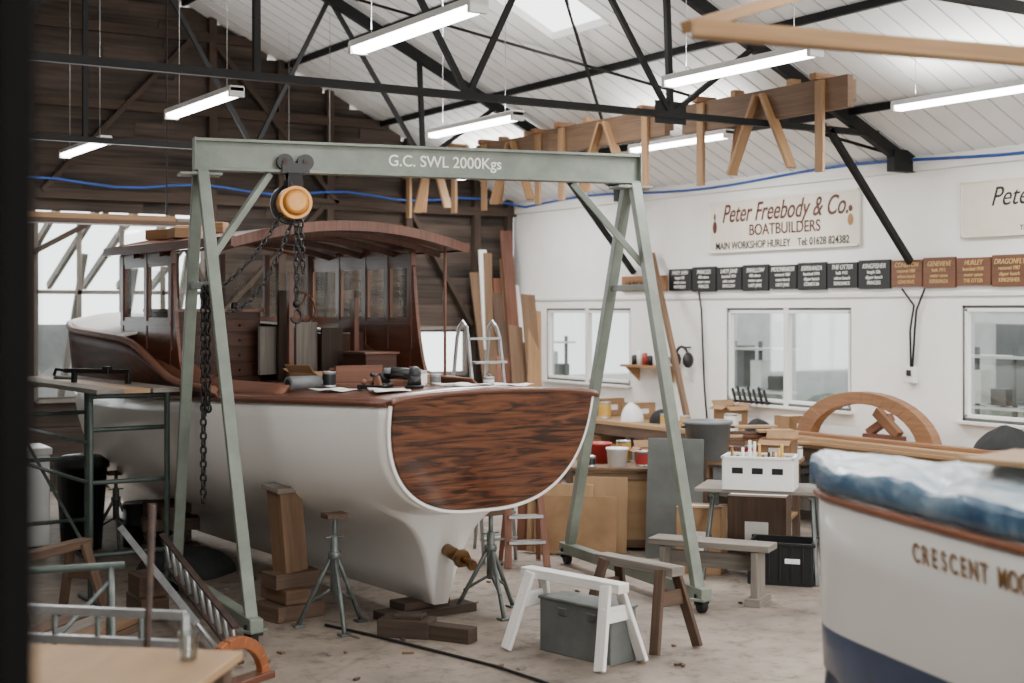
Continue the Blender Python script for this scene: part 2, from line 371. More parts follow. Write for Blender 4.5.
w.box((-2.0,YF-.07,1.9),(2,.14,3.8)); w.box((10.0,YF-.07,1.9),(2.1,.14,3.8)); w.prism([(XL,YF-.14,3.6),(XR,YF-.14,3.6),(XR,YF-.14,EZ),(XRIDGE,YF-.14,roofz(XRIDGE)),(XL,YF-.14,EZ)],(0,.14,0)); w.done()
# roof panels, one skylight in view
c=MB('ceiling',[roofM,paint('panel_seam','#B9B9B6','#ADADAA',.6)])
def slab(xa,xb,ya,yb):
    za,zb=roofz(xa),roofz(xb)
    c.prism([(xa,ya,za),(xb,ya,zb),(xb,ya,zb+.08),(xa,ya,za+.08)],(0,yb-ya,0))
sk=(6.9,8.35,11.45,12.5)
slab(sk[1],XR+.3,YF,YG+.2); slab(XRIDGE,sk[0],YF,YG+.2); slab(sk[0],sk[1],YF,sk[2]); slab(sk[0],sk[1],sk[3],YG+.2); slab(XL-.3,XRIDGE,YF,YG+.2)
for k in range(54):
    yy=4+.25*k
    if sk[2]-.1<yy<sk[3]+.1: c.beam((XR,yy,EZ-.003),(sk[1],yy,roofz(sk[1])-.003),.010,.008,1); c.beam((sk[0],yy,roofz(sk[0])-.003),(XRIDGE,yy,roofz(XRIDGE)-.003),.010,.008,1)
    else: c.beam((XR,yy,EZ-.003),(XRIDGE,yy,roofz(XRIDGE)-.003),.010,.008,1)
c.done()
sp=MB('window_8',[whitewood,clearM]); 
za,zb=roofz(sk[0]),roofz(sk[1])
for x,zz in ((sk[0],za),(sk[1],zb)): sp.box((x,(sk[2]+sk[3])/2,zz+.04),(.05,sk[3]-sk[2],.08))
for y in (sk[2],sk[3]): sp.beam((sk[0],y,za+.04),(sk[1],y,zb+.04),.04,.08)
sp.done()
# trusses and purlins
for yy in (10.03,14.66,5.4,.77):
    t=MB('roof_truss',steelK); TZ=3.95
    zr=roofz(XRIDGE)-.1
    for sgn,xe in ((1,XR),(-1,XL)):
        X=lambda q: xe-sgn*q
        R=lambda q: V(X(q),yy,EZ+SL*q-.1)
        Tt=lambda q: V(X(q),yy,TZ)
        t.beam(R(.0),(XRIDGE,yy,zr),.07,.12)
        t.beam(Tt(.5),(XRIDGE,yy,TZ),.06,.06)
        for a,b,wd in ((Tt(3.1),R(2.1),.045),(Tt(3.1),R(4.3),.045),(Tt(3.1),R(3.15),.05),(Tt(1.2),R(1.5),.04),(Tt(5.2),R(4.3),.045),(Tt(5.2),V(XRIDGE,yy,zr),.045)): t.beam(a,b,wd,wd)
        t.beam(Tt(1.15),V(X(.02),yy,2.68),.06,.06)
        t.box((X(.16),yy,EZ-.05),(.3,.1,.22)); t.box((X(3.1),yy,TZ+.02),(.34,.02,.2))
    t.beam((XRIDGE,yy,TZ),(XRIDGE,yy,zr),.05,.05); t.done()
p=MB('roof_purlins',steelK)
for q in (.9,2.2,3.6,5.0,6.4):
    for x in (XR-q,XL+q): p.box((x,(YG+YF)/2,roofz(x)-.045),(.05,YG-YF-.1,.07))
for y0,y1,q in ((10.03,14.66,.2),(14.66,10.03,.2),(5.4,10.03,.2)): p.beam((XR-q,y0,EZ),(XR-4.6,y1,EZ+SL*4.6-.12),.03,.03)
p.done()
MB('ground_outside',paint('outdoor_gravel','#BDB8AC','#A5A095',.9)).box((5,8,-.2),(70,70,.1)).done()
o=MB('house_outside',[paint('pale_render','#CFD1CF','#B9BBB9',.9),paint('grey_door','#8A8E90','#777B7D',.6),greyP,paint('hedge','#848B7E','#5F675A',.9,scale=8)]); o.box((17.5,8,2.0),(.3,30,4.0))
for y in (2,5.5,8.5,10.4,12.6,15.5): o.box((17.32,y,1.3),(.06,1.1,1.2),1); o.box((17.3,y+1.2,1.0),(.06,.5,2.0),2)
for k in range(14): o.ball((15.8,-1+1.7*k,.3),.55,3,(1,1.2,.9+.25*(k%3)),8)
o.done()
m=MB('outdoor_rack',[greyP,whiteP,greysheet])
for y0 in (9.0,13.5,18.5):
    for k in range(5): m.box((12.6,y0+.5*k,.9),(.04,.04,1.8),0)
    for zz in (.6,1.15,1.7): m.box((12.6,y0+1.0,zz),(.3,2.1,.03),1)
    for k in range(6): m.box((12.6,y0+.15+.33*k,1.15+.02+.1*(1+k%3)),(.2,.2,.2*(1+k%3)*.9),(2,1,0)[k%3])
m.done()
# ---------------------------------------------------------------- strip lights
for k,(x,y) in enumerate([(4.3,8.05),(7.02,8.05),(9.58,8.05),(4.3,11.95),(7.04,11.95),(9.6,11.95),(4.35,15.85),(7.04,15.85),(9.6,15.85),(1.6,4.1),(4.3,4.1),(7.02,4.1),(9.58,4.1),(1.6,8.05),(4.3,.4),(7,.4)]):
    l=MB('strip_light',[whiteP,tubeM,alu]); L=1.66
    l.box((x,y,4.03),(.12,L,.045),0); l.prism([(x-.06,y-L/2+.04,4.008),(x-.04,y-L/2+.04,3.965),(x+.04,y-L/2+.04,3.965),(x+.06,y-L/2+.04,4.008)],(0,L-.08,0),1)
    for e in (-1,1): l.box((x,y+e*(L/2-.02),4.0),(.13,.04,.08),0); l.cyl((x,y+e*.6,4.05),(x,y+e*.6,roofz(x)-.02),.004,n=5,mat=2)
    ob=l.done(.004)
    la=bpy.data.lights.new('lamp_tube','AREA'); la.shape='RECTANGLE'; la.size=.12; la.size_y=L; la.energy=16 if x<5 else (36 if x>9 else 27); la.color=(1,.99,.975)
    lo=bpy.data.objects.new('lamp_tube',la); bpy.context.scene.collection.objects.link(lo); lo.parent=ob; lo.location=(0,0,-.02)
    if k in (0,1,2,4,5,8,11,12):  # added upward fill to brighten the ceiling; the fittings themselves shine down
        la=bpy.data.lights.new('ceiling_fill','AREA'); la.shape='RECTANGLE'; la.size=.1; la.size_y=L; la.energy=12; la.color=(1,.99,.975)
        lo=bpy.data.objects.new('ceiling_fill',la); bpy.context.scene.collection.objects.link(lo); lo.parent=ob; lo.location=(0,0,.14); lo.rotation_euler=(math.pi,0,0)
# ---------------------------------------------------------------- signs on the right wall (facing -X)
def wallM(y,z,off): return fr((0,-1,0),(0,0,1),(XR-off,y,z))
def sign(name,y0,y1,z0,z1,mat,lines,frame=None):
    e=empty(name,wallM((y0+y1)/2,(z0+z1)/2,.03)); w=y1-y0; h=z1-z0
    b=MB('board',[mat,frame or mat],parent=e); b.box((0,0,-.005),(w,h,.03))
    if frame:
        for s_ in (-1,1): b.box((0,s_*(h/2-.01),.012),(w,.02,.012),1); b.box((s_*(w/2-.01),0,.012),(.02,h,.012),1)
    b.done(.002)
    for ln in lines:
        body,x,y,size,m,sx,sh=ln[:7]; text(body,Matrix.Translation((x,y,.013)),size,m,e,sx=sx,shear=sh,off=ln[7] if len(ln)>7 else 0)
    return e
s1=sign('boatbuilders_sign',10.72,13.16,2.88,3.49,creamB,[('Peter Freebody & Co.',.05,.14,.30,textbrown,.76,.35,.003),('BOATBUILDERS',.08,-.065,.18,textbrown,.92,0,.002),('MAIN WORKSHOP HURLEY    Tel: 01628 824382',0,-.23,.12,textdark,.86,0,.001)],whitewood)
cr=MB('crest',[textbrown,goldP],parent=s1); cr.ball((-1.1,.0,.012),.05,0,(.8,1.5,.1)); cr.ball((-1.1,.12,.012),.03,0,(.6,1.6,.1)); cr.ball((1.1,-.02,.012),.04,1,(1.1,1.6,.1)); cr.ball((1.1,.1,.012),.03,0,(1,1.2,.1)); cr.done()
sign('boatyard_sign',7.4,9.38,2.9,3.44,creamB,[('Peter Freebody',.1,.1,.26,textdark,.9,.35),('BOATBUILDERS',.1,-.1,.1,textdark,1,0),('THAMES BOAT BUILDING',.1,-.2,.07,textdark,1,0)],creamB)
names=['MARY ANN','PRINCESS','LADY JANE','SWALLOW','MOONRAKER','ESPERANZA','THE OTTER','KINGFISHER','CONISTON','GENEVIEVE','HURLEY','DRAGONFLY','SUNDANCE','WATERLILY']
sign('carved_name_board',13.97,14.9,2.44,2.64,orangewood,[('LAUNCHES  BUILT',0,0,.09,textdark,1,0)])
y=13.93
for i in range(14):
    orange=i>7; wd=.456 if not orange else .42
    body=names[i%14]; l2=random.choice(['built 1912','restored 1987','launched 1934','length 32ft','60ft saloon']); l3=random.choice(['slipper launch','steam launch','saloon launch','motor canoe','cabin cruiser'])
    h=.27+.03*(i%2); zc=2.575
    tm=textwhite if not orange else goldT
    sign('name_board',y-wd+.01,y-.01,zc-h/2,zc+h/2,brownboard if orange else blackboard,[(body,0,.085,.07,tm,.85,.3),(l2,0,.025,.05,tm,.85,0),(l3,0,-.03,.05,tm,.85,.2),(random.choice(names),0,-.088,.055,tm,.8,0)])
    y-=wd
cb=MB('blue_cable',bluecable)
pts=[(XR-.05,y,3.7+.04*math.sin(y*1.3)) for y in [6+.4*k for k in range(29)]]+[(XR-.3-.35*k,YG-.14,3.76+.04*math.sin(k*1.1)) for k in range(28)]
cb.path(pts,.016,6); cb.done()
so=MB('wall_socket',[whiteP,iron]); so.box((XR-.03,10.02,1.55),(.06,.12,.16)); so.box((XR-.065,10.02,1.57),(.01,.06,.06),1)
so.path([(XR-.03,10.02,1.62),(XR-.03,10.03,2.0),(XR-.03,9.98,2.25),(XR-.03,10.14,2.42)],.012,6,1); so.path([(XR-.03,10.0,1.62),(XR-.03,9.97,2.0),(XR-.03,9.95,2.2),(XR-.03,9.84,2.42)],.012,6,1); so.done(.003)
# ---------------------------------------------------------------- overhead timber trestles on the ties
def overhead(ya,yb,x):
    o=MB('overhead_trestle',[beamw,pine,orangewood]); z=4.13
    o.box((x,(ya+yb)/2,z),(.07,yb-ya,.29)); o.box((x+.1,(ya+yb)/2-.1,z+.02),(.05,yb-ya-.3,.2))
    L=yb-ya
    for f in (.14,.86):
        y=ya+L*f
        o.box((x-.055,y,z-.28),(.035,.1,.82),1)
        o.box((x+.03,y+.05,z+.17),(.25,.09,.06),2)
    ym=ya+L*.48
    for sg in (-1,1): o.beam((x-.055,ym+sg*.04,z+.1),(x-.055,ym+sg*.42,z-.62),.035,.11,1,up=(1,0,0))
    o.beam((x+.14,ym+.5,z+.0),(x+.14,ym+.62,z-.6),.03,.1,2,up=(1,0,0))
    for f in (.32,.66): o.box((x+.02,ya+L*f,z+.17),(.12,.07,.06),1)
    o.done(.003)
overhead(9.0,11.3,9.15); overhead(11.45,13.6,9.05); overhead(13.7,15.4,9.15); overhead(15.5,17.2,9.05)
o=MB('stored_timber_bundle',[pine,oldpine,iron])
o.beam(S(.64,5.05,3.2),S(2.9,4.9,2.98),.08,.06,0); o.beam(S(.64,5.22,3.24),S(2.0,6.36,3.82),.06,.045,0)
for px,py,pz in ((2.4,4.93,3.03),(2.0,6.36,3.8)): 
    q=S(px,py,0); o.cyl((q.x,q.y,pz),(q.x,q.y,roofz(q.x)-.02),.012,n=6,mat=2)
o.done(.004)
# ---------------------------------------------------------------- gantry
gt=empty('lifting_gantry',Matrix.Translation(S(-.65,10.8,0))); gi=gt.matrix_world.inverted()
LA=S(-2.25,10.25); RA=S(.95,11.35); ax=(RA-LA).normalized(); pr=V(0,0,1).cross(ax)
A0=LA-ax*.04; A1=RA+ax*.06
b=MB('i_beam',greenS,gi,parent=gt)
up=V(0,0,1)
b.beam(A0+up*3.43,A1+up*3.43,.12,.022); b.beam(A0+up*3.22,A1+up*3.22,.12,.022); b.beam(A0+up*3.325,A1+up*3.325,.016,.2)
for e in (A0,A1): b.beam(e-pr*.07+up*3.325,e+pr*.07+up*3.325,.012,.24)
b.done(.003)
f=MB('a_frames',[greenS,rubber,iron],gi,parent=gt)
feet={0:(S(-1.72,9.38),S(-2.62,11.1)),1:(S(1.36,10.4),S(.50,12.3))}
for k,apex,inw in ((0,LA,1),(1,RA,-1)):
    n_,fa=feet[k]
    for ft in (n_,fa):
        d=(ft-apex).normalized()
        f.beam(apex+d*.06+up*3.2,ft+up*.16,.08,.08,up=ax)
    base=(n_-fa).normalized()
    f.beam(n_+base*.12+up*.14,fa-base*.12+up*.14,.09,.09)
    f.box(apex+up*3.18,(.3,.2,.02),rz=math.degrees(math.atan2(ax.y,ax.x)))
    m=apex+(n_-apex)*.26+up*2.38
    m2=apex+(fa-apex)*.26+up*2.38
    f.beam(m,m2,.05,.05)
    f.beam(apex+(n_-apex)*.2+up*2.55,apex+ax*inw*.5-pr*.0+up*3.2,.05,.05)
    for ft in (n_+base*.05,fa-base*.05):
        f.box(ft+up*.1,(.14,.12,.02),rz=20)
        f.cyl(ft+ax*.025+up*.06,ft-ax*.025+up*.06,.06,n=20,mat=1); f.beam(ft+ax*.04+up*.06,ft+ax*.04+up*.14,.01,.05,2); f.beam(ft-ax*.04+up*.06,ft-ax*.04+up*.14,.01,.05,2)
f.done(.004)
tp=A0+(A1-A0)*.54-pr*.013+up*3.325
text('G.C. SWL 2000Kgs',gi@fr(ax,(0,0,1),tp),.12,textwhite,gt,off=.001,sx=.95)
# chain hoist (part of the gantry rig)
hc=LA+ax*.68
h=MB('chain_hoist',[iron,yellowP,rust],gi,parent=gt)
for sg in (-1,1):
    for wx in (-.075,.075):
        cc=hc+ax*wx+pr*sg*.03+up*3.285
        h.cyl(cc,cc+pr*sg*.05,.06,n=20); h.cyl(cc+pr*sg*.05,cc+pr*sg*.07,.022,n=10,mat=2)
    h.beam(hc-ax*.1+pr*sg*.09+up*3.24,hc+ax*.1+pr*sg*.09+up*3.24,.015,.07,0); h.beam(hc+pr*sg*.09+up*3.26,hc+pr*sg*.05+up*3.1,.015,.1,0,up=ax)
h.box(hc+up*3.13,(.1,.12,.06)); h.cyl(hc+up*3.17,hc+up*3.1,.03)
ct=hc+up*2.99
h.cyl(ct-pr*.1,ct+pr*.1,.12,n=28,mat=1); h.cyl(ct-pr*.13,ct-pr*.1,.06,.1,n=24,mat=1); 
h.cyl(ct+pr*.1,ct+pr*.16,.15,n=28,mat=0)
h.chain([ct-up*.1+ax*.02,ct-up*.7+ax*.02],.06,.038,.008); h.chain([ct-up*.1+ax*.05,ct-up*.5+ax*.07],.06,.038,.008); h.ball(ct-up*.74+ax*.02,.03,0)
hk=ct-up*.78+ax*.02
h.path([hk+ax*(.04*math.sin(a))+up*(-.05+.05*math.cos(a)) for a in [k*.45 for k in range(11)]],.011,6,0)
def sag(a,b,d,n=12): return [a.lerp(b,k/n)-up*(d*4*(k/n)*(1-k/n)) for k in range(n+1)]
tie=S(-2.17,10.02,2.3)
h.chain(sag(ct-up*.06-ax*.08,tie,.10),.05,.032,.0065); h.chain(sag(ct-up*.1+ax*.0,tie-up*.05,.30),.05,.032,.0065)
t0=S(-2.17,10.0,2.35); h.chain([t0,t0-up*1.5],.06,.04,.0085); h.chain([t0+ax*.03,t0+ax*.035-up*.85],.06,.04,.0085)
h.chain([t0+ax*.03-up*.8,t0+ax*.01-up*.88,t0-up*.8],.05,.034,.007)
h.done()
# ---------------------------------------------------------------- main boat (local: x forward from stern, y port, z up)
BM=F(-.21,9.7,0,125.2)
boat=empty('wooden_launch_boat',BM)
Bt=[(0,.82),(1,.97),(2,1.07),(3,1.11),(4,1.09),(5,.98),(6,.79),(7,.49),(7.7,.23),(8.2,.02)]
Zs=[(0,1.60),(1.5,1.55),(3.2,1.50),(5,1.45),(6.5,1.44),(8.2,1.50)]
Zc=[(0,.84),(.5,.76),(1.5,.63),(3,.50),(5,.46),(6.5,.52),(7.5,.75),(8,1.05),(8.2,1.3)]
Zk=[(.4,.12),(6,.12),(7,.22),(7.7,.52),(8.05,.9),(8.2,1.25)]
Zt=[(1.9,1.60),(2.3,1.61),(2.7,1.66),(3.1,1.80),(3.5,1.92),(4.2,1.96),(6,2.0),(8.4,2.07)]
def bowx(s,z):
    x=s
    x+=-.22*(z-.84)*max(0,1-s/1.2)
    k=max(0,(s-6.4)/1.8); x+=.3*(z-1.2)*k*k if z>1.2 else .15*(z-1.2)*k*k
    return x
def sect(s,N=26):
    b=interp(Bt,s); zs=interp(Zs,s); zc=interp(Zc,s); zk=interp(Zk,s) if s>=.4 else zc
    n=2.5 if s<5 else 2.5-1.0*(s-5)/3.2
    kw=min(.05,b*.8); out=[]
    for i in range(N+1):
        t=(i/N)**1.35*math.pi/2
        y=kw+(b-kw)*math.sin(t)**(2/n); z=zs-(zs-zc)*max(math.cos(t),0)**(2/n)
        z-=(zc-zk)*math.exp(-(y-kw)/.11)
        out.append((y,z))
    return out
def hullz(s,y):
    y=abs(y); p=sect(s,60)
    for (a,za),(b_,zb) in zip(p,p[1:]):
        if a<=y<=b_: return za+(zb-za)*(y-a)/max(b_-a,1e-6)
    return p[-1][1]
ss=[0,.1,.2,.3,.385,.41,.5,.65,.8,1.0]+[1.25+.25*k for k in range(24)]+[7.25,7.5,7.7,7.85,8.0,8.1,8.2]
ss=sorted(set(ss))
hb=MB('hull',[whitehull],parent=boat)
rows=[]
for s_ in ss:
    p=sect(s_); rows.append([V(bowx(s_,z),-y,z) for y,z in p[::-1]]+[V(bowx(s_,z),y,z) for y,z in p])
hb.grid(rows); ho=hb.done(solid=.02)
tr=MB('transom',[transomM,mahog],parent=boat)
p=sect(0,30); k=.985
pt=[(y*k if i else 0,.84+(z-.84)*k+.014) for i,(y,z) in enumerate(p)]
cam=[(.82*k*math.cos(math.pi*j/12)*1.0,1.60+.06*math.sin(math.pi*j/12)) for j in range(1,12)]
ol=[(y,z) for y,z in pt]+cam+[(-y,z) for y,z in pt[::-1][:-1]]
tr.prism([V(bowx(0,z)-.035,y,z) for y,z in ol],(.05,0,0),0); tr.done(.006)
te=MB('transom_edge',[whitehull],parent=boat); p=sect(0,30)
te.path([V(bowx(0,z)-.012,y,z) for y,z in p[::-1]]+[V(bowx(0,z)-.012,-y,z) for y,z in p[1:]],.015,8); te.done()
dk=MB('deck',[mahog,mahogR],parent=boat)
rows=[]
for s_ in [-.0]+[.3*k for k in range(1,16)]:
    b=interp(Bt,s_)+.02; z=interp(Zs,s_)+.01
    rows.append([V(bowx(s_,1.62)-(.06 if s_==0 else 0),b*q,z+.06*(1-q*q)) for q in [-1+.1*j for j in range(21)]])
dk.grid(rows); dk.done(solid=.03)
rl=MB('rubbing_strake',[mahog],parent=boat)
for sg in (-1,1):
    rl.path([V(bowx(s_,1.5),sg*(interp(Bt,s_)+.015),interp(Zs,s_)) for s_ in [-.02]+[.25*k for k in range(1,33)]],.022,8)
rl.path([V(bowx(0,1.6)-.05,.84*math.cos(math.pi*j/16),1.605+.06*math.sin(math.pi*j/16)) for j in range(17)],.02,8); rl.done()
ut=MB('raised_topsides',[mahogT,mahog],parent=boat)
for sg in (-1,1):
    rows=[]
    for s_ in [1.9+.2*k for k in range(32)]+[8.2]:
        b=interp(Bt,s_); z0=interp(Zs,s_); z1=interp(Zt,s_)
        rows.append([V(bowx(s_,z0+(z1-z0)*q),sg*(b+.015+.05*q*(1 if s_<7.8 else .3)),z0+(z1-z0)*q) for q in (0,.2,.4,.6,.8,1)])
    ut.grid(rows,0)
ut.done(solid=.02)
cp=MB('capping_rail',[mahogR],parent=boat)
for sg in (-1,1): cp.path([V(bowx(s_,interp(Zt,s_)),sg*(interp(Bt,s_)+(.06 if s_<7.8 else .03)),interp(Zt,s_)+.01) for s_ in [1.9+.2*k for k in range(32)]],.022,8)
for sg in (-1,1):
    rows=[]
    for s_ in [1.3+.15*k for k in range(17)]:
        z1=1.66 if s_<2.2 else interp(Zt,s_)+.06
        rows.append([V(s_,sg*(interp(Bt,s_)-.10-.12*q),interp(Zs,s_)+(z1-interp(Zs,s_))*q) for q in (0,.5,1)])
    cp.grid(rows)
cp.done(solid=.02)
fd=MB('foredeck',[canvas],parent=boat); rows=[]
for s_ in [3.95+.2*k for k in range(22)]+[8.2]:
    b=interp(Bt,s_)+.045; z=interp(Zt,s_)+.012
    rows.append([V(bowx(s_,2.05),b*q,z+.13*(1-q*q)*min(1,b/.5)) for q in [-1+.1*j for j in range(21)]])
fd.grid(rows); fd.done(solid=.02)
# wheelhouse
cb=MB('wheelhouse',[mahog,mahogD,glassC,mahogR],parent=boat)
def rz(y): return 2.74+.15*(1-(y/1.02)**2)
rows=[]
for s_ in [1.75+.25*k for k in range(12)]: rows.append([V(s_,1.04*q,rz(1.04*q)) for q in [-1+.1*j for j in range(21)]])
cb.grid(rows,0); rows2=[[v-V(0,0,.04) for v in r] for r in rows]; cb.grid(rows2,0)
for e in (0,-1):
    r=rows[e]; dx=-.012 if e==0 else .012
    cb.grid([[v+V(dx,0,.012) for v in r],[v+V(dx,0,-.065) for v in r]],0)
for sg in (-1,1): cb.beam((1.74,sg*1.04,2.72),(4.51,sg*1.04,2.72),.03,.07,0)
for s_ in (2.1,2.7,3.3,3.9): cb.grid([[V(s_,1.0*q,rz(q)-.05) for q in [-1+.1*j for j in range(21)]],[V(s_,1.0*q,rz(q)-.10) for q in [-1+.1*j for j in range(21)]],[V(s_+.04,1.0*q,rz(q)-.10) for q in [-1+.1*j for j in range(21)]]],1)
for sg in (1,-1):
    Y=.93*sg
    posts=(4.32,3.75,3.2) if sg>0 else (4.32,3.75,3.25,2.85,2.45)
    for s_ in posts: cb.box((s_,Y,2.3),(.06,.05,.86),0)
    pa=posts[-1]
    cb.box(((pa+4.32)/2,Y,1.82),(4.32-pa,.035,.52),0); cb.box(((pa+4.32)/2,Y,2.09),(4.32-pa+.05,.06,.04),0)
    cb.box(((pa+4.32)/2,Y,2.65),(4.32-pa,.04,.10),0)
    for a,b_ in zip(posts,posts[1:]):
        cb.box(((a+b_)/2,Y,2.36),(abs(a-b_)-.08,.005,.5),2)
        for xx in (a-.042,b_+.042): cb.box((xx,Y,2.35),(.025,.03,.52),0)
        cb.box(((a+b_)/2,Y,2.125),(abs(a-b_)-.08,.03,.03),0); cb.box(((a+b_)/2,Y,2.585),(abs(a-b_)-.08,.03,.03),0)
    w_=[V(pa,Y,1.58),V(pa,Y,2.62)]+[V(pa-.04-.5*t,Y,1.58+1.0*(1-t)**4.5) for t in [k/10 for k in range(11)]]
    cb.prism([v-V(0,.015,0) for v in w_],(0,.03,0),0)
cb.cyl((1.95,-.95,1.62),(1.95,-.95,2.72),.012,n=8,mat=3)
for y in (-.9,-.45,0,.45,.9): cb.box((4.32,y,2.35),(.05,.05,.75),1)
cb.box((4.32,0,1.85),(.04,1.9,.5),1); cb.box((4.32,0,2.12),(.06,1.9,.05),0); cb.box((4.32,0,2.35),(.005,1.8,.42),2)
cb.done(.003)
ci=MB('cabin_furniture',[mahogD,mahog,pine,ply,iron,greywood,studm],parent=boat)
ci.box((3.75,.42,1.88),(.5,.85,.62),0); ci.box((3.75,.42,2.2),(.56,.9,.03),1)
for j in range(4):
    for kk in range(2): ci.box((3.49,.15+.0+.42*kk+.05,1.68+.13*j),(.015,.38,.11),0); ci.ball((3.475,.2+.42*kk,1.68+.13*j),.012,4)
ci.box((3.1,-.25,1.85),(.03,.22,.5),5,rz=8); ci.box((3.0,-.45,1.82),(.03,.2,.46),6,rz=-4); ci.box((3.3,-.12,1.95),(.04,.08,.85),6); ci.box((2.9,-.62,1.95),(.08,.05,.72),1); ci.box((3.4,-.6,1.8),(.5,.5,.4),0)
ci.box((3.0,-.05,2.05),(.05,.05,.95),1); ci.box((3.35,.0,1.85),(.03,.2,.42),5,rz=20)
ci.box((2.6,-.6,1.72),(.4,.3,.22),0); ci.box((2.6,-.6,1.84),(.44,.34,.02),1)
for k in range(5): ci.cyl((3.6+.08*k,.2+.1*k,2.21),(3.6+.08*k,.2+.1*k,2.27+.03*(k%3)),.03,n=10,mat=(4,1,2,4,5)[k])
for a in range(16):
    q=lambda i:V(3.45,-.35+.17*math.cos(i*math.pi/8),2.2+.17*math.sin(i*math.pi/8)); ci.cyl(q(a),q(a+1),.012,n=6,mat=1)
for a in range(3): ci.cyl((3.45,-.35,2.2),(3.45,-.35+.17*math.cos(a*2.1),2.2+.17*math.sin(a*2.1)),.009,n=6,mat=1)
ci.done(.003)
rt=MB('offcuts',[pine,ply,oldpine],parent=boat)
for (x,y,l,m,a) in ((4.0,.7,.3,0,20),(3.75,.55,.22,1,60),(3.5,.75,.3,0,-10),(4.2,.4,.25,2,0),(3.3,.5,.18,0,45)):
    rt.box((x,y,rz(y)+.05),(l,.14,.09),m,rz=a)
rt.done(.004)
st=MB('propeller_shaft',[bronze,iron],parent=boat)
st.cyl((.5,0,.52),(.22,0,.47),.045,n=16); st.cyl((.22,0,.47),(.1,0,.445),.022,n=12); st.cyl((.27,0,.48),(.22,0,.47),.065,n=6); st.cyl((.14,0,.455),(.1,0,.445),.038,n=6); st.done()
# ---------------------------------------------------------------- boat supports
def B2W(s_,y,z): return BM@V(s_,y,z)
def jack(s_,y,h=None):
    zt=(hullz(s_,y)-.03) if h is None else h
    c=B2W(s_,y,0); m=MB('boat_stand',[galv,oldpine],Matrix.Translation(c))
    m.cyl((0,0,.25),(0,0,zt-.16),.03,n=14); m.cyl((0,0,zt-.2),(0,0,zt-.03),.017,n=10)
    for a in (20,140,260):
        d=V(math.cos(math.radians(a)),math.sin(math.radians(a)),0)
        m.cyl(d*.02+V(0,0,zt*.62),d*.26+V(0,0,.012),.016,n=8); m.cyl(V(0,0,.28),d*.2+V(0,0,.16),.011,n=8); m.box(d*.26+V(0,0,.008),(.08,.08,.016))
    m.cyl((0,0,zt*.6),(0,0,zt*.66),.045,n=14); m.beam((-.07,0,zt-.17),(.07,0,zt-.17),.012,.012)
    m.box((0,0,zt-.02),(.16,.12,.035),1); return m.done(.003)
jack(.72,.74,.80); jack(.5,-.42); jack(4.9,.8); jack(3.2,-.85)
def prop(s_,y):
    zt=hullz(s_,y); c=B2W(s_,y,0); m=MB('timber_shore',[oldpine,beamw,greywood],Matrix.Translation(c)@Matrix.Rotation(math.radians(15),4,'Z'))
    m.box((0,0,.055),(.42,.34,.11),0); m.box((0,.02,.165),(.4,.2,.10),1,rz=80); m.box((.03,0,.27),(.36,.22,.11),0,rz=-8)
    m.beam((.03,0,.32),(.0,.04,zt-.02),.16,.2,1); m.box((.0,.04,zt-.03),(.26,.2,.035),2,rot=Matrix.Rotation(.15,4,'X')); return m.done(.005)
prop(1.25,.84); 
for s_ in (2.6,6.0):
    m=MB('keel_blocks',[oldpine,rust],BM); m.box((s_,0,.03),(.2,.7,.06),0); m.box((s_,0,.09),(.2,.45,.055),0); m.done(.005)
m=MB('keel_blocks',[studm,rust,darkP],BM); m.box((.72,0,.03),(.22,.75,.06),0); m.box((.75,.03,.09),(.2,.4,.055),0,rz=4); m.done(.005)
m=MB('timber_chock',[studm,rust],F(-.6,9.58,0,-14)); m.box((-.12,.02,.06),(.36,.2,.12),0); m.box((.2,-.04,.05),(.36,.12,.1),0,rz=-14); m.box((-.1,.03,.135),(.2,.13,.03),1); m.done(.005)
m=MB('timber_blocking_stack',[oldpine,darkP,pine],F(-3.05,12.7,0,20))
for i in range(4): m.box((0,0,.06+.12*i),(.5,.2,.11),(0,1,0,0)[i],rz=90*(i%2)); m.box((.0,.25,.06+.12*i),(.4,.2,.11),0,rz=5)
m.done(.005)
def heap(name,M,r,h,mat,seed=0):
    m=MB(name,[mat],M); rows=[]
    for i in range(13):
        a=i/12; rr=r*math.sin(a*math.pi/2+.0); rows.append([V(rr*math.cos(t)*(1+.2*noise.noise(V(math.cos(t)*2,math.sin(t)*2,seed))),rr*math.sin(t)*(1+.2*noise.noise(V(math.cos(t)*2,math.sin(t)*2,seed))),max(0,h*math.cos(a*math.pi/2)+.25*h*noise.noise(V(rr*6*math.cos(t),rr*6*math.sin(t),seed))*(1-a))) for t in [2*math.pi*k/24 for k in range(25)]])
    m.grid(rows); return m.done()
heap('dark_heap',F(-2.75,11.9,0,0),.4,.22,darkG,2)  # dark heap added to stand in for the shade under the hull
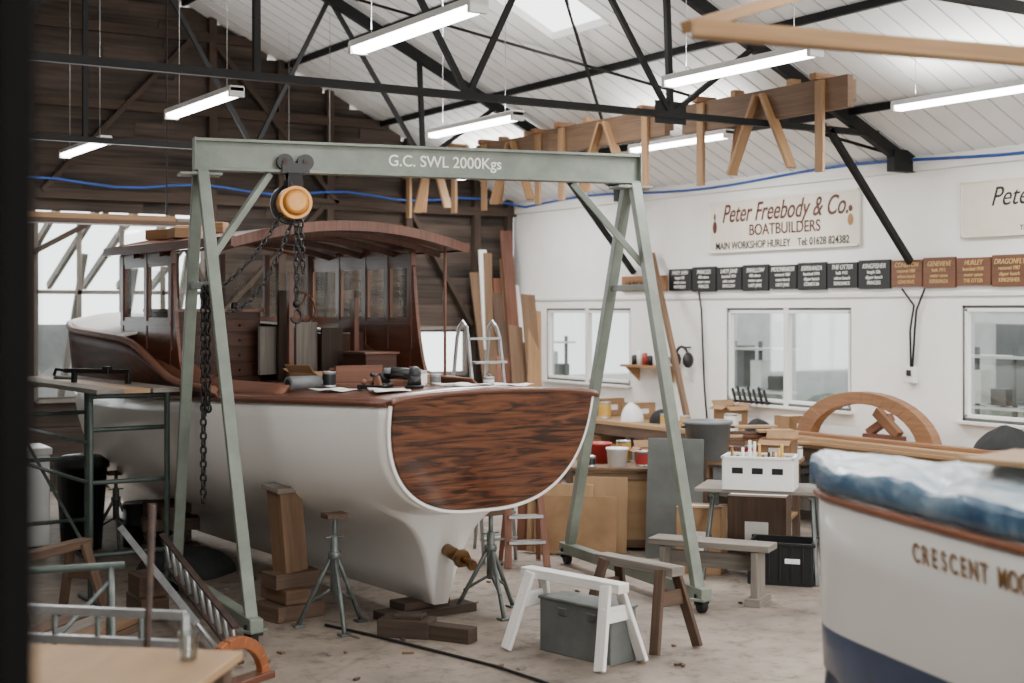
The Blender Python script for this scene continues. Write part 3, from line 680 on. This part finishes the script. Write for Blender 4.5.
# ---------------------------------------------------------------- things on the aft deck
def deckz(s_,y): b=interp(Bt,s_)+.02; return interp(Zs,s_)+.026+.06*(1-(y/b)**2)
def D(s_,y,rot=0,dz=0): return BM@Matrix.Translation((s_,y,deckz(s_,y)+dz))@Matrix.Rotation(math.radians(rot),4,'Z')
def tin(M,r=.05,h=.11,mat=whiteP,name='paint_tin',band=None):
    m=MB(name,[alu,mat],M); m.lathe([(0,0),(r,0),(r,.008),(r*.98,.01),(r*.98,h-.01),(r,h-.008),(r,h),(r*.86,h),(r*.84,h-.006),(0,h-.006)],mat=0)
    m.lathe([(r*.99,.02),(r*.995,h-.02)],mat=1); m.path([V(r*math.cos(a),0,h*.8+.03*math.sin(a)) for a in [math.pi*k/8 for k in range(9)]],.002,5,0); return m.done()
def cardbox(M,w,d,h,mat=card,flaps=True,name='cardboard_box'):
    m=MB(name,[mat,paper],M); t=.008
    m.box((0,0,t/2),(w,d,t)); 
    for sg in (-1,1): m.box((sg*(w/2-t/2),0,h/2),(t,d,h)); m.box((0,sg*(d/2-t/2),h/2),(w,t,h))
    if flaps:
        m.box((-w/2-.03,0,h-.01),(.08,d,.006),rot=Matrix.Rotation(-.5,4,'Y')); m.box((w/2+.03,0,h+.01),(.08,d,.006),rot=Matrix.Rotation(-.4,4,'Y'))
        m.box((0,-d/2-.03,h-.02),(w,.08,.006),rot=Matrix.Rotation(.5,4,'X')); m.box((0,d/2+.02,h+.03),(w,.08,.006),rot=Matrix.Rotation(.9,4,'X'))
    else: m.box((0,0,h),(w,d,.01)); m.box((0,0,h+.006),(w*.98,.05,.002),1)
    m.box((0,-d/2-.001,h*.5),(w*.4,.002,h*.3),1); return m.done()
tin(D(.55,.15)); tin(D(.62,-.02),.04,.08,greyP); tin(D(.35,-.3),.04,.06,whiteP); tin(D(1.35,.45),.05,.12,darkP)
m=MB('dust_extraction_hose_roll',[greyP,darkP],D(1.35,.66,100,.055)); m.cyl((-.14,0,0),(.14,0,0),.05,n=20); m.cyl((-.145,0,0),(.145,0,0),.03,n=16,mat=1); m.done()
m=MB('power_sander',[darkP,greyP,iron],D(.35,.32,60)); m.cyl((0,0,0),(0,0,.02),.065,n=20,mat=2); m.cyl((0,0,.02),(0,0,.09),.05,.045,n=18,mat=0); m.cyl((0,0,.1),(.16,0,.12),.032,.028,n=14,mat=0); m.ball((0,0,.1),.05,0); m.cyl((.15,0,.12),(.21,0,.12),.02,n=10,mat=1); m.done()
m=MB('orbital_polisher',[darkP,redP,iron],D(.8,.3,10)); m.cyl((0,0,0),(0,0,.03),.07,n=20,mat=2); m.cyl((0,0,.03),(0,0,.1),.045,n=16); m.cyl((-.02,0,.09),(-.24,0,.1),.034,.026,n=14); m.cyl((.0,.04,.08),(0,.12,.09),.013,n=8); m.done()
cardbox(D(1.95,.3,20),.26,.2,.10); cardbox(D(1.2,-.25,10),.18,.16,.07,flaps=False)
for (s_,y,r_) in ((.25,.0,10),(.42,-.5,40),(.3,.55,-20),(.9,.62,15)):
    m=MB('plan_sheet',[paper],D(s_,y,r_,.004)); m.grid([[V(-.18+.06*i,-.12+.06*j,.006*math.sin(i*1.7+j)+.006) for j in range(5)] for i in range(7)]); m.done(solid=.003)
m=MB('timber_offcuts',[oldpine,mahogR,ply],D(1.0,.02,30)); m.box((0,0,.03),(.3,.08,.06),0); m.box((.05,.1,.02),(.3,.1,.04),1,rz=20); m.box((0,.02,.075),(.22,.06,.03),2,rz=-30); m.box((-.15,.12,.07),(.05,.06,.14),1); m.done(.003)
m=MB('hand_plane',[mahogR,iron],D(.65,.48,30)); m.box((0,0,.015),(.22,.06,.03),1); m.box((-.04,0,.055),(.05,.03,.07),0,rot=Matrix.Rotation(.3,4,'Y')); m.ball((.07,0,.05),.02,0); m.beam((0,0,.03),(-.03,0,.1),.04,.006,1); m.done(.003)
m=MB('panel_board',[mahogR],D(2.25,-.3,-12)); m.box((0,0,.07),(.03,.4,.14)); m.box((.1,.1,.06),(.03,.3,.12),rz=20); m.done(.003)
def stepladder(M,h,w,dp,m1,m2,n=4):
    m=MB('step_ladder',[m1,m2],M)
    for sg in (-1,1):
        m.beam((sg*w/2,-dp/2,0),(sg*w/2*.8,0,h),.025,.06,0,up=(1,0,0)); m.beam((sg*w/2,dp/2,0),(sg*w/2*.75,.03,h*.97),.02,.04,0,up=(1,0,0))
    for k in range(1,n+1):
        t=k/(n+.4); m.box((0,-dp/2*(1-t),h*t),(w*(1-.2*t),.1,.025),1)
    m.box((0,.02,h),(w*.85,.14,.03),0); m.beam((-w/2*.95,dp/2*.8,h*.2),(w/2*.95,dp/2*.8,h*.2),.02,.03,0); return m.done(.002)
m=MB('hooped_steps',[alu],BM@Matrix.Translation((2.45,-1.68,0)))
for sg in (-1,1):
    m.path([V(-.25,sg*.17,0),V(-.1,sg*.17,1.4),V(0,sg*.17,1.95),V(.04,sg*.16,2.05),V(.1,sg*.16,2.1),V(.16,sg*.16,2.05),V(.18,sg*.17,1.95),V(.45,sg*.2,0)],.017,8)
for k in range(8): z=.2+.22*k; x=-.25+.2*z/1.95; m.box((x,0,z),(.1,.34,.02))
m.beam((-.02,-.17,1.95),(-.02,.17,1.95),.02,.02); m.done()
# ---------------------------------------------------------------- saw horses etc
def sawhorse(M,L,h,mt,mt2=None,tw=.1,th=.06,sp=.2,name='saw_horse'):
    m=MB(name,[mt,mt2 or mt],M); m.box((0,0,h-th/2),(L,tw,th))
    for ex in (-1,1):
        for sg in (-1,1): m.beam((ex*(L/2-.1),sg*tw*.55,h-.02),(ex*(L/2-.02),sg*sp,0.01),.03,.08,1,up=(1,0,0))
        m.box((ex*(L/2-.07),0,h*.62),(.02,sp*1.15,.1),1)
    m.done(.004)
sawhorse(F(.39,9.05,0,-46),.86,.52,whitewood); sawhorse(F(.84,9.42,0,-50),.72,.55,greywood,oldpine,.12)
sawhorse(F(-3.15,9.6,0,70),.9,.6,oldpine,oldpine)
m=MB('steel_tool_chest',[greysheet,galv],F(.48,9.08,0,-46)); m.box((0,0,.17),(.62,.24,.34)); m.box((0,0,.345),(.64,.26,.02),1); m.box((-.1,-.125,.28),(.08,.012,.05),1); m.box((.15,-.125,.28),(.08,.012,.05),1)
m.done(.006)
m=MB('low_work_bench',[greywood,oldpine],F(1.52,10.82,0,-26)); m.box((0,0,.43),(.95,.24,.05)); 
for e in (-1,1): m.box((e*.36,0,.2),(.05,.22,.4)); m.box((e*.36,0,.03),(.12,.3,.06)); 
m.box((0,.02,.3),(.7,.03,.12)); m.done(.005)
m=MB('air_hose',[rubber]); pts=[S(-1.3+.0,9.9,.012),S(-.96,9.6,.012),S(-.5,9.15,.012),S(-.1,8.75,.012),S(.17,8.4,.012),S(.5,7.9,.012)]; m.path(pts,.01,6); m.done()
m=MB('floor_offcuts',[oldpine,greywood,beamw,pine])
for i in range(46):
    x,y=random.uniform(-2.6,1.8),random.uniform(8.3,12.5)
    if (x+.2)**2+(y-9.6)**2<.25: continue
    q=S(x,y,.008); m.box(q,(random.uniform(.02,.10),random.uniform(.01,.03),.014),i%3,rz=random.uniform(0,180))
m.done()
# trestle table with crate
m=MB('trestle_table',[greywood,galv],F(2.08,11.75,0,-18)); m.box((0,0,.735),(1.05,.6,.03)); 
for e in (-1,1):
    for sg in (-1,1): m.beam((e*.4,sg*.08,.72),(e*.46,sg*.28,.0),.03,.04,1)
    m.beam((e*.43,-.2,.32),(e*.43,.2,.32),.02,.03,1); m.beam((e*.4,-.26,.7),(e*.4,.26,.7),.03,.04,1)
m.done(.004)
m=MB('bottle_crate',[whiteP,darkP,bronze,clearM,redP,yelP],F(2.03,11.62,.75,-18)); w_,d_,h_=.56,.34,.26
m.box((0,0,.01),(w_,d_,.02))
for sg in (-1,1): 
    m.box((sg*w_/2,0,h_/2),(.015,d_,h_)); m.box((0,sg*d_/2,h_/2),(w_,.015,h_)); m.box((0,sg*d_/2,h_),(w_+.03,.03,.02)); m.box((sg*w_/2,0,h_),(.03,d_+.03,.02))
for k in range(3): m.box((-.16+.16*k,-d_/2-.009,h_*.6),(.09,.004,.05),1)
for k in range(12):
    x=-.22+.04*k; y=random.uniform(-.1,.1); hh=random.uniform(.22,.34); mm=random.choice((0,1,2,1,0,5)); m.lathe([(0,.02),(.026,.02),(.028,hh*.75),(.012,hh*.9),(.012,hh+.04),(0,hh+.04)],(x,y,0),n=10,mat=mm)
m.done(.002)
m=MB('storage_crate',[darkP,whiteP],F(2.2,11.55,0,-18)); m.box((0,0,.02),(.5,.35,.04))
for sg in (-1,1): m.box((sg*.25,0,.17),(.02,.36,.34)); m.box((0,sg*.18,.17),(.5,.02,.34)); m.box((0,sg*.19,.33),(.56,.03,.025))
for k in range(5): m.box((-.18+.09*k,-.195,.17),(.015,.012,.28))
m.box((.1,-.203,.2),(.12,.004,.04),1); m.done(.003)
cardbox(F(1.60,12.0,0,-18),.38,.3,.55,flaps=False); cardbox(F(2.14,12.32,0,-18),.5,.3,.6,oldpine,flaps=False,name='timber_box')
# cabinets / benches
m=MB('plywood_box_bench',[ply,beamw,darkP],F(1.0,13.3,0,-8)); m.box((0,0,.38),(.75,.55,.7)); m.box((0,0,.75),(.95,.66,.03),1)
for z in (.08,.68): m.box((0,-.285,z),(.75,.02,.06),1)
for e in (-.36,.36): m.box((e,-.285,.38),(.05,.02,.66),1)
for ex in (-.3,.3):
    for ey in (-.22,.22): m.box((ex,ey,.02),(.06,.06,.04),1)
m.done(.004)
def bucket(M,r,h,mat,name='bucket'):
    m=MB(name,[mat,alu],M); m.lathe([(0,0),(r*.85,0),(r*.97,h*.9),(r*1.06,h*.9),(r*1.06,h),(r*.94,h),(r*.8,.02),(0,.02)],mat=0)
    m.path([V(r*math.cos(a),r*.75*math.sin(a)*-.8,h*.93-r*.75*math.sin(a)) for a in [math.pi*k/10 for k in range(11)]],.004,5,1); return m.done()
bucket(F(.82,13.42,.765,0),.12,.19,redP); bucket(F(.97,13.12,.765,0),.10,.17,whiteP,'plastic_pail'); cardbox(F(1.29,13.4,.765,12),.22,.2,.14)
tin(F(1.2,13.1,.766,0),.06,.14,redP); tin(F(.66,13.2,.766,0),.06,.13,yelP); tin(F(1.06,13.5,.766,0),.07,.2,yelP); tin(F(.72,13.06,.766,0),.05,.1,darkP)
m=MB('leaning_panels',[card,ply,mahogR],F(.45,12.72,0,-12))
for i,(x,w_,h_,mt) in enumerate(((0.1,.75,.52,0),(-.05,.6,.62,1),(-.25,.4,.7,2),(.3,.5,.68,1))):
    m.box((x,.02+.05*i+.08,h_/2+.01),(w_,.015,h_),mt,rot=Matrix.Rotation(-.14,4,'X'))
m.done(.002)
stepladder(F(.1,12.35,0,10),.72,.34,.4,mahogR,alu,3)
m=MB('leaning_sheet',[greysheet,oldpine],F(1.42,12.55,0,-15)); m.box((0,.1,.53),(.5,.02,1.06),0,rot=Matrix.Rotation(-.16,4,'X')); m.box((.08,.16,.44),(.4,.02,.9),1,rot=Matrix.Rotation(-.16,4,'X')); m.done(.002)
m=MB('side_bench',[ply,oldpine],F(2.1,13.65,0,-20)); m.box((0,0,.77),(1.3,.7,.04)); m.box((0,.05,.25),(1.2,.6,.03))
for ex in (-.58,.58):
    for ey in (-.28,.28): m.box((ex,ey,.38),(.07,.07,.75),1)
m.done(.004)
m=MB('plastic_tub',[greyP,darkP],F(1.85,13.45,.79,0)); m.lathe([(0,0),(.19,0),(.22,.34),(.24,.34),(.24,.37),(.21,.37),(.18,.02),(0,.02)],mat=0); 
for e in (-1,1): m.box((e*.23,0,.31),(.04,.1,.02),1)
m.done()
cardbox(F(2.5,13.35,.79,-25),.3,.26,.2); tin(F(2.25,13.38,.791,0),.06,.14,redP); tin(F(2.7,13.45,.791,0),.05,.12,whiteP)
m=MB('wood_offcut_pile',[pine,ply,mahogR,oldpine],F(2.3,13.8,.79,-20))
for i in range(10): m.box((random.uniform(-.1,.3),random.uniform(-.05,.05),.013+.03*i),(random.uniform(.3,.7),random.uniform(.06,.14),.025),i%4,rz=random.uniform(-25,25))
m.done(.002)
# long wall bench, with stock on its lower shelf
wb=MB('wall_workbench',[ply,oldpine,darkP,card,greyP],I4); x0,x1=10.2,10.95
wb.box(((x0+x1)/2,11.8,.83),(x1-x0,9.2,.05),0); wb.box((x0+.03,11.8,.74),(.04,9.2,.12),1); wb.box(((x0+x1)/2,11.8,.3),(x1-x0-.1,9.1,.03),1)
for k in range(8):
    for xx in (x0+.06,x1-.06): wb.box((xx,7.3+k*1.28,.405),(.08,.08,.81),1)
for k in range(22): 
    yy=7.7+.4*k; hh=random.uniform(.15,.33); wb.box((10.5,yy,.317+hh/2),(random.uniform(.3,.5),.32,hh),random.choice((0,1,2,3,4))); wb.box((10.5,yy,.317+hh+.01),(.5,.34,.02),random.choice((0,2,3)))
wb.done(.004)
m=MB('laminated_arch',[orangewood,mahogR],Wm(10.45,10.08,.857)); n=18
def arc(r,t): return V(0,r*math.cos(t)*1.0,(r*math.sin(t))*.58)
for k in range(n):
    t0=math.pi*k/n; t1=math.pi*(k+1)/n; a,b_,c_,d_=arc(.93,t0),arc(.93,t1),arc(.72,t1),arc(.72,t0)
    m.prism([a+V(-.06,0,0),b_+V(-.06,0,0),c_+V(-.06,0,0),d_+V(-.06,0,0)],(.12,0,0),0)
m.done(.003)
m=MB('stacked_planks',[pine,ply,orangewood],Wm(10.1,9.6,.86)); 
for i,(dx,l,w_) in enumerate(((0.02,3.0,.2),(.03,2.7,.16),(.1,2.9,.1))): m.box((dx+.02,.05*i,.018+.036*i),(w_,l,.035),i,rz=(.5,-.6,.8)[i])
m.done(.003)
m=MB('wooden_knees',[mahogR,orangewood],Wm(10.68,10.05,.86)); m.box((0,0,.05),(.1,.5,.1)); m.beam((0,-.2,.1),(0,.1,.33),.08,.1,1); m.beam((.05,.25,.1),(.05,-.05,.28),.08,.08,0); m.done(.004)
heap('tool_bag',Wm(10.52,8.4,.858),.32,.30,darkG,9)
heap('plastic_bag',Wm(10.4,13.85,.858),.14,.22,whiteP,4)
random.seed(21)
for i in range(15):
    yy=11.4+i*.34+random.uniform(-.03,.03)
    if abs(yy-13.85)<.2: continue
    xx=10.72
    if i in (2,9,12): tin(Wm(10.42,yy,.857),.08,.2,(redP,yelP,whiteP,redP)[i%4])
    elif i==11: bucket(Wm(10.42,yy,.857),.12,.22,darkP)
    elif 12.7<yy<13.4: tin(Wm(10.32,yy,.857),.06,.14,yelP)
    elif i in (1,6): heap('dark_heap',Wm(10.55,yy,.858),.15,.16,darkG,i)
    else:
        bw,bd_,bh_=random.uniform(.26,.36),random.uniform(.22,.28),random.uniform(.16,.26)
        cardbox(Wm(xx,yy,.857,random.uniform(-6,6)),bw,bd_,bh_,flaps=bool(i%2))
m=MB('wall_shelf',[pine,darkP,redP,whiteP],Wm(10.93,14.2,1.5)); m.box((0,0,0),(.24,.9,.03)); 
for e in (-.35,.35): m.prism([V(.12,e,-.015),V(.12,e,-.2),V(-.1,e,-.015)],(0,.02,0))
for k in range(7): m.lathe([(0,.015),(.035,.015),(.035,.13+.03*(k%3)),(.0,.14+.03*(k%3))],(-.02,-.38+.11*k,0),n=12,mat=1+k%3)
m.done()
m=MB('ear_defenders',[darkP],Wm(10.93,13.55,1.62)); m.path([V(0,.12*math.cos(a),.14*math.sin(a)) for a in [math.pi*k/10 for k in range(11)]],.018,6); m.ball((0,.12,-.02),.08,0,(1,.6,1.2)); m.ball((0,-.12,-.02),.08,0,(1,.6,1.2)); m.box((.07,0,.13),(.12,.03,.02)); m.done()
m=MB('sash_clamps',[iron,darkP],Wm(11.0,12.4,1.13))
for k in range(7): m.beam((0,-.3+.09*k,0),(.03,-.3+.09*k+.1,.16+.03*(k%2)),.02,.035,0); m.box((0,-.3+.09*k,.02),(.05,.04,.03),1)
m.done(.002)
m=MB('leaning_timber',[beamw],I4); m.beam((10.5,12.9,.90),(10.98,14.2,2.9),.05,.1); m.done(.003)
m=MB('power_cable',[iron]); m.path([(XR-.03,13.35,2.42),(XR-.03,13.3,2.2),(XR-.03,13.28,1.8),(XR-.03,13.25,1.3),(XR-.03,13.2,.9),(XR-.03,13.2,.01)],.012,6); m.done()
m=MB('leaning_plank_stack',[beamw,mahogR,pine,mahog,oldpine,whitewood]);
for i in range(11):
    x=10.28+i*.065; h_=random.uniform(2.4,3.5); m.beam((x+random.uniform(-.1,.1),16.95+random.uniform(-.15,.1),.0),(x+random.uniform(-.06,.06),17.42-.03*(i%3),h_),random.uniform(.09,.2),.03,(0,5,0,0,2,4,1,0,3,0,5)[i],up=(0,1,0))
m.done(.002)
m=MB('leaning_plank_stack',[pine,mahogR,beamw,mahog]);
for i in range(5): m.beam(S(-.02+.1*i,17.0+.1*i,0),S(-.12+.08*i+.16*(i%2),18.0,1.6+.2*i),.2,.03,(1,3,2,0,2)[i],up=(0,1,0))
m.done(.002)
# ---------------------------------------------------------------- left side: staging, ladder, benches
m=MB('scaffold_staging',[greenS2,greywood,ply,galv],F(-3.47,11.65,0,125))
for e in (-1,1):
    X=e*.95
    for y in (-.3,.3):
        m.cyl((X,y,0),(X,y,1.58),.022,n=10); m.cyl((X-.25,y,.02),(X+.25,y,.02),.02,n=8)
    for z in (.35,.9,1.3,1.55): m.cyl((X,-.3,z),(X,.3,z),.018,n=8)
for z in (.9,1.2): m.cyl((-.95,.3,z),(.95,.3,z),.016,n=8)
m.cyl((-.95,.3,.35),(.95,.3,1.2),.014,n=8)
for y,mt in ((-.18,1),(.05,2),(.25,1)): m.box((0,y,1.6),(2.5,.21,.035),mt)
m.done(.003)
m=MB('bar_clamp',[iron,galv],F(-3.3,11.3,1.618,158)); m.beam((-.32,0,.1),(.32,0,.1),.02,.035,0); m.beam((-.3,0,.1),(-.3,0,0.005),.03,.04,0); m.beam((.22,0,.1),(.22,0,0.005),.03,.04,0); m.cyl((.22,0,.04),(.42,0,.04),.012,n=8,mat=1); m.path([V(.3,0,.1),V(.4,0,.11),V(.42,0,.06)],.014,6); m.box((-.1,0,.11),(.06,.05,.06),0); m.done(.002)
def ladder(name,p1,p2,wv,n,m1,m2,rw=.025,rh=.06):
    p1,p2,wv=Vector(p1),Vector(p2),Vector(wv); m=MB(name,[m1,m2]); nn=(p2-p1).cross(wv)
    for o in (V(0,0,0),wv): m.beam(p1+o,p2+o,rw,rh,0,up=nn)
    for k in range(n):
        q=p1.lerp(p2,(k+.5)/n); m.cyl(q,q+wv,.014,n=8,mat=1)
    return m.done(.002)
ladder('aluminium_ladder',S(-1.76,8.75,.04),S(-2.62,10.2,.4),S(-.16,-.1,.26),11,alu,alu,.02,.045)
ladder('aluminium_ladder',S(-1.66,8.72,.04),S(-2.5,10.3,.36),S(-.03,-.02,.22),10,rust,alu,.02,.04)
m=MB('timber_block',[oldpine],F(-2.62,10.22,0,120)); m.box((0,0,.08),(.4,.2,.16)); m.box((0,0,.24),(.3,.2,.15)); m.done(.005)
m=MB('timber_stack',[oldpine,beamw,greywood],F(-2.75,8.7,0,75))
for i in range(5):
    for j in range(3): m.box((random.uniform(-.08,.08),-.18+.17*j,.025+.05*i),(1.1,.14,.045),(i+j)%3,rz=random.uniform(-2,2))
m.done(.004)
m=MB('trestle_frame',[galv,greenS2],F(-2.45,7.4,0,20))
for e in (-.35,.35):
    m.cyl((e,-.25,.02),(e,0,.85),.018,n=8); m.cyl((e,.25,.02),(e,0,.85),.018,n=8)
for z in (.3,.85): m.cyl((-.42,0 if z>.5 else -.17,z),(.42,0 if z>.5 else -.17,z),.02,n=8,mat=1)
m.cyl((-.35,-.22,.1),(.35,-.02,.78),.012,n=6); m.done()
m=MB('curved_oak_rib',[orangeP,mahog],F(-1.62,8.3,0,60))
pp=[V(.26*math.cos(t),0,.24*math.sin(t)+.02) for t in [math.pi*k/12 for k in range(13)]]
for a,b_ in zip(pp,pp[1:]): m.beam(a,b_,.07,.05,0,up=(0,1,0))
m.box((0,.0,.02),(.6,.12,.04),1); m.done(.004)
fb=MB('foreground_workbench',[ply,oldpine,greywood],F(-1.52,4.75,0,-8)); fb.box((0,0,.925),(.9,1.15,.035)); fb.box((0,.5,.85),(.85,.05,.12),1); fb.box((0,-.5,.85),(.85,.05,.12),1)
for ex in (-.38,.38):
    for ey in (-.5,.5): fb.box((ex,ey,.455),(.08,.08,.91),1)
fb.box((0,0,.25),(.8,1.05,.03),2); fb.done(.004)
m=MB('plastic_cup',[clearM,whiteP],F(-1.16,5.1,.945,0)); m.lathe([(0,.003),(.03,.003),(.042,.1),(.045,.1),(.04,.1),(.028,.006),(0,.006)]); m.done()
m=MB('folding_staging_frame',[alu,galv]);
p1=S(-2.1,5.98,.95);p2=S(-1.34,5.83,.95)
for z in (.0,-.12,-.3): m.beam(p1+up*z,p2+up*z,.03,.035)
for k in range(5): q=p1.lerp(p2,k/4); m.cyl(q,q-up*.3,.012,n=8,mat=1)
for q in (p1,p2): m.beam(q,V(q.x,q.y,0),.03,.03); m.beam(q,V(q.x,q.y,0)+S(.05,.45,0),.025,.025)
m.done(.002)
m=MB('steel_rod_stand',[rust],F(-1.40,4.9,0,0)); m.cyl((-.05,.62,0),(.01,.6,1.45),.014,n=8); m.cyl((-.17,.62,.01),(.07,.62,.01),.012,n=6); m.cyl((-.05,.56,.01),(-.05,.74,.01),.012,n=6); m.done()
m=MB('timber_post',[paint('tarred_post','#050505','#090808',1,spec=.05)]); q=S(-.628,1.62); m.box((q.x,q.y,2.4),(.13,.13,4.8),0,rz=-32); m.box((q.x,q.y,.06),(.17,.17,.12),0,rz=-32); m.done(.006)
# background clutter, far left
m=MB('chest_freezer',[whiteP,darkP],F(-4.65,13.2,0,30)); m.box((0,0,.45),(.6,.5,.84)); m.box((0,0,.9),(.64,.54,.07)); m.box((0,-.27,.84),(.2,.02,.03),1); m.box((0,0,.015),(.5,.4,.03),1); m.done(.01)
m=MB('waste_bin',[darkP],F(-3.98,13.15,0,0)); m.lathe([(0,0),(.18,0),(.23,.75),(.25,.75),(.25,.8),(.18,.86),(0,.88)]); m.done()
m=MB('oil_drum',[darkP,redP],F(-3.45,13.35,0,0)); m.lathe([(0,0),(.2,0),(.2,.2),(.215,.21),(.2,.22),(.2,.40),(0,.39)]); m.done()
m=MB('hung_timber_rack',[oldpine,iron,pine]); m.beam((3.0,15.3,3.15),(5.4,15.3,3.15),.3,.05,0); m.beam((3.0,15.3,3.21),(5.2,15.35,3.21),.12,.06,2)
for x in (3.3,5.1): m.cyl((x,15.3,3.17),(x,15.3,roofz(x)-.05),.01,n=6,mat=1)
m.done(.003)
# ---------------------------------------------------------------- second boat (bow toward the back wall)
b2=empty('covered_dinghy',Matrix.Translation((4.30,4.38,0))@Matrix.Rotation(math.radians(-90),4,'Z'))
# local: x aft, y: +y = east ; port side (toward the camera) is -y
B2=[(0,.03),(.1,.10),(.25,.17),(.5,.25),(1,.40),(1.5,.54),(2,.66),(3,.85),(4,.95),(5,.93)]
def s2(s_,side):
    b=interp(B2,s_); o=[]
    for f_,z in ((.0,.42),(.25,.44),(.55,.54),(.78,.72),(.88,.90),(.91,1.0),(.95,1.2),(1.0,1.46)): 
        k=max(0,1-s_/.5); o.append(V(s_+ (.03*k*(1.46-z) if s_<.5 else 0),side*b*f_ if s_>0 else side*.02,z+(.2*k if z<.6 else 0)))
    return o
hh=MB('hull',[whitehull,blueP],parent=b2); rows=[]
for s_ in [0,.04,.1,.18,.25,.4,.6,.8]+[1+.25*k for k in range(17)]:
    a=s2(s_,1)[::-1]; b_=s2(s_,-1)[1:]; rows.append(a+b_)
hh.grid(rows,matfn=lambda i,j:1 if 3<=j<=10 else 0); hh.grid([rows[-1],[V(v.x,0,v.z) for v in rows[-1]]],0); hh.done(solid=.02)
gr=MB('gunwale',[orangeP,mahog],parent=b2)
for sg in (-1,1): gr.path([V(s_,sg*(interp(B2,s_)+.012),1.44) for s_ in [-.005,.05,.1,.2,.4,.7]+[1+.25*k for k in range(17)]],.016,8)
gr.done()
word='CRESCENT MOON'; s_=.82
for ch in word:
    if ch!=' ':
        b=interp(B2,s_); d=interp(B2,s_+.03)-interp(B2,s_-.03)
        right=V(.06,-d,0).normalized(); upv=V(0,-.1,1).normalized()
        nrm=right.cross(upv); 
        text(ch,fr(right,nrm.cross(right),V(s_,-b*.976-.016,1.325)),.10,goldP,b2,name='letter',ext=.001,sx=.70,off=.001)
    s_+=.056 if ch!=' ' else .04
tp=MB('tarpaulin',[tarpM,tarpB],parent=b2); rows=[]
NJ=48
for i in range(120):
    s_=-.03+4.9*i/119; b=interp(B2,max(s_,0))+.025; r=[]
    for j in range(NJ+1):
        q=-1+2*j/NJ; aq=abs(q)
        fold=abs(noise.noise(V(s_*1.6+q*.8,q*1.2-s_*.4,4)))
        cr_=abs(noise.noise(V(s_*4.5+q*2,q*3-s_,8)))
        if aq>.9: t=(aq-.9)/.1; z=1.552-t*(.08+.015*noise.noise(V(s_*3,q,3))); y=math.copysign(b+.007*noise.noise(V(s_*9,q*3,1)),q)
        else: z=1.555+.05*(1-(aq/.9)**2)+.05*fold-.03*cr_; y=b*q/.9
        r.append(V(s_,y,z))
    rows.append(r)
tp.grid(rows,matfn=lambda i,j:1 if (j<3 or j>NJ-4) else 0); 
tp.grid([[v.copy() for v in rows[0]],[V(v.x-.005,v.y*.8,1.48) for v in rows[0]]],1); tp.done(solid=.004)
bd=MB('board_on_cover',[ply],parent=b2); bd.box((1.45,.12,1.665),(1.2,.45,.018),rz=14); bd.done()
ck=MB('cradle',[oldpine],parent=b2)
for x in (1.2,3.6): ck.box((x,0,.36),(.15,.9,.12)); ck.box((x,-.4,.15),(.12,.12,.3)); ck.box((x,.4,.15),(.12,.12,.3)); ck.box((x,0,.03),(.15,1.1,.06))
ck.done(.005)
# ---------------------------------------------------------------- daylight
def area(name,loc,rot,sx,sy,e,col=(1,1,1)):
    la=bpy.data.lights.new(name,'AREA'); la.shape='RECTANGLE'; la.size=sx; la.size_y=sy; la.energy=e; la.color=col
    o=bpy.data.objects.new(name,la); bpy.context.scene.collection.objects.link(o); o.location=loc; o.rotation_euler=rot; return o
R=math.radians
area('front_fill',(5.0,YF+.1,2.0),(R(90),0,0),7.0,3.2,380,(1,.985,.955))  # added area fill for an assumed, unseen door opening behind the camera
area('daylight_gable_window',(5.3,YG-.12,2.3),(R(-90),0,0),2.0,2.2,55,(.98,.99,1))
area('daylight_skylight',(7.6,12,roofz(7.6)-.05),(0,R(25.6),0),1.3,.95,120,(.99,.99,1))
wd=bpy.data.worlds.new('sky'); bpy.context.scene.world=wd; wd.use_nodes=True
bg=wd.node_tree.nodes['Background']; bg.inputs[0].default_value=(.97,.985,1,1); bg.inputs[1].default_value=2.2
# ---------------------------------------------------------------- camera
cam=bpy.data.cameras.new('camera'); co=bpy.data.objects.new('camera',cam); bpy.context.scene.collection.objects.link(co)
co.location=(0,0,2.2); co.rotation_euler=(R(90),0,-YAW); cam.sensor_width=36; cam.lens=50; cam.shift_y=-31/1024
cam.dof.use_dof=True; cam.dof.focus_distance=10.3; cam.dof.aperture_fstop=1.8
bpy.context.scene.camera=co
vs=bpy.context.scene.view_settings; vs.view_transform='AgX'; vs.exposure=.88
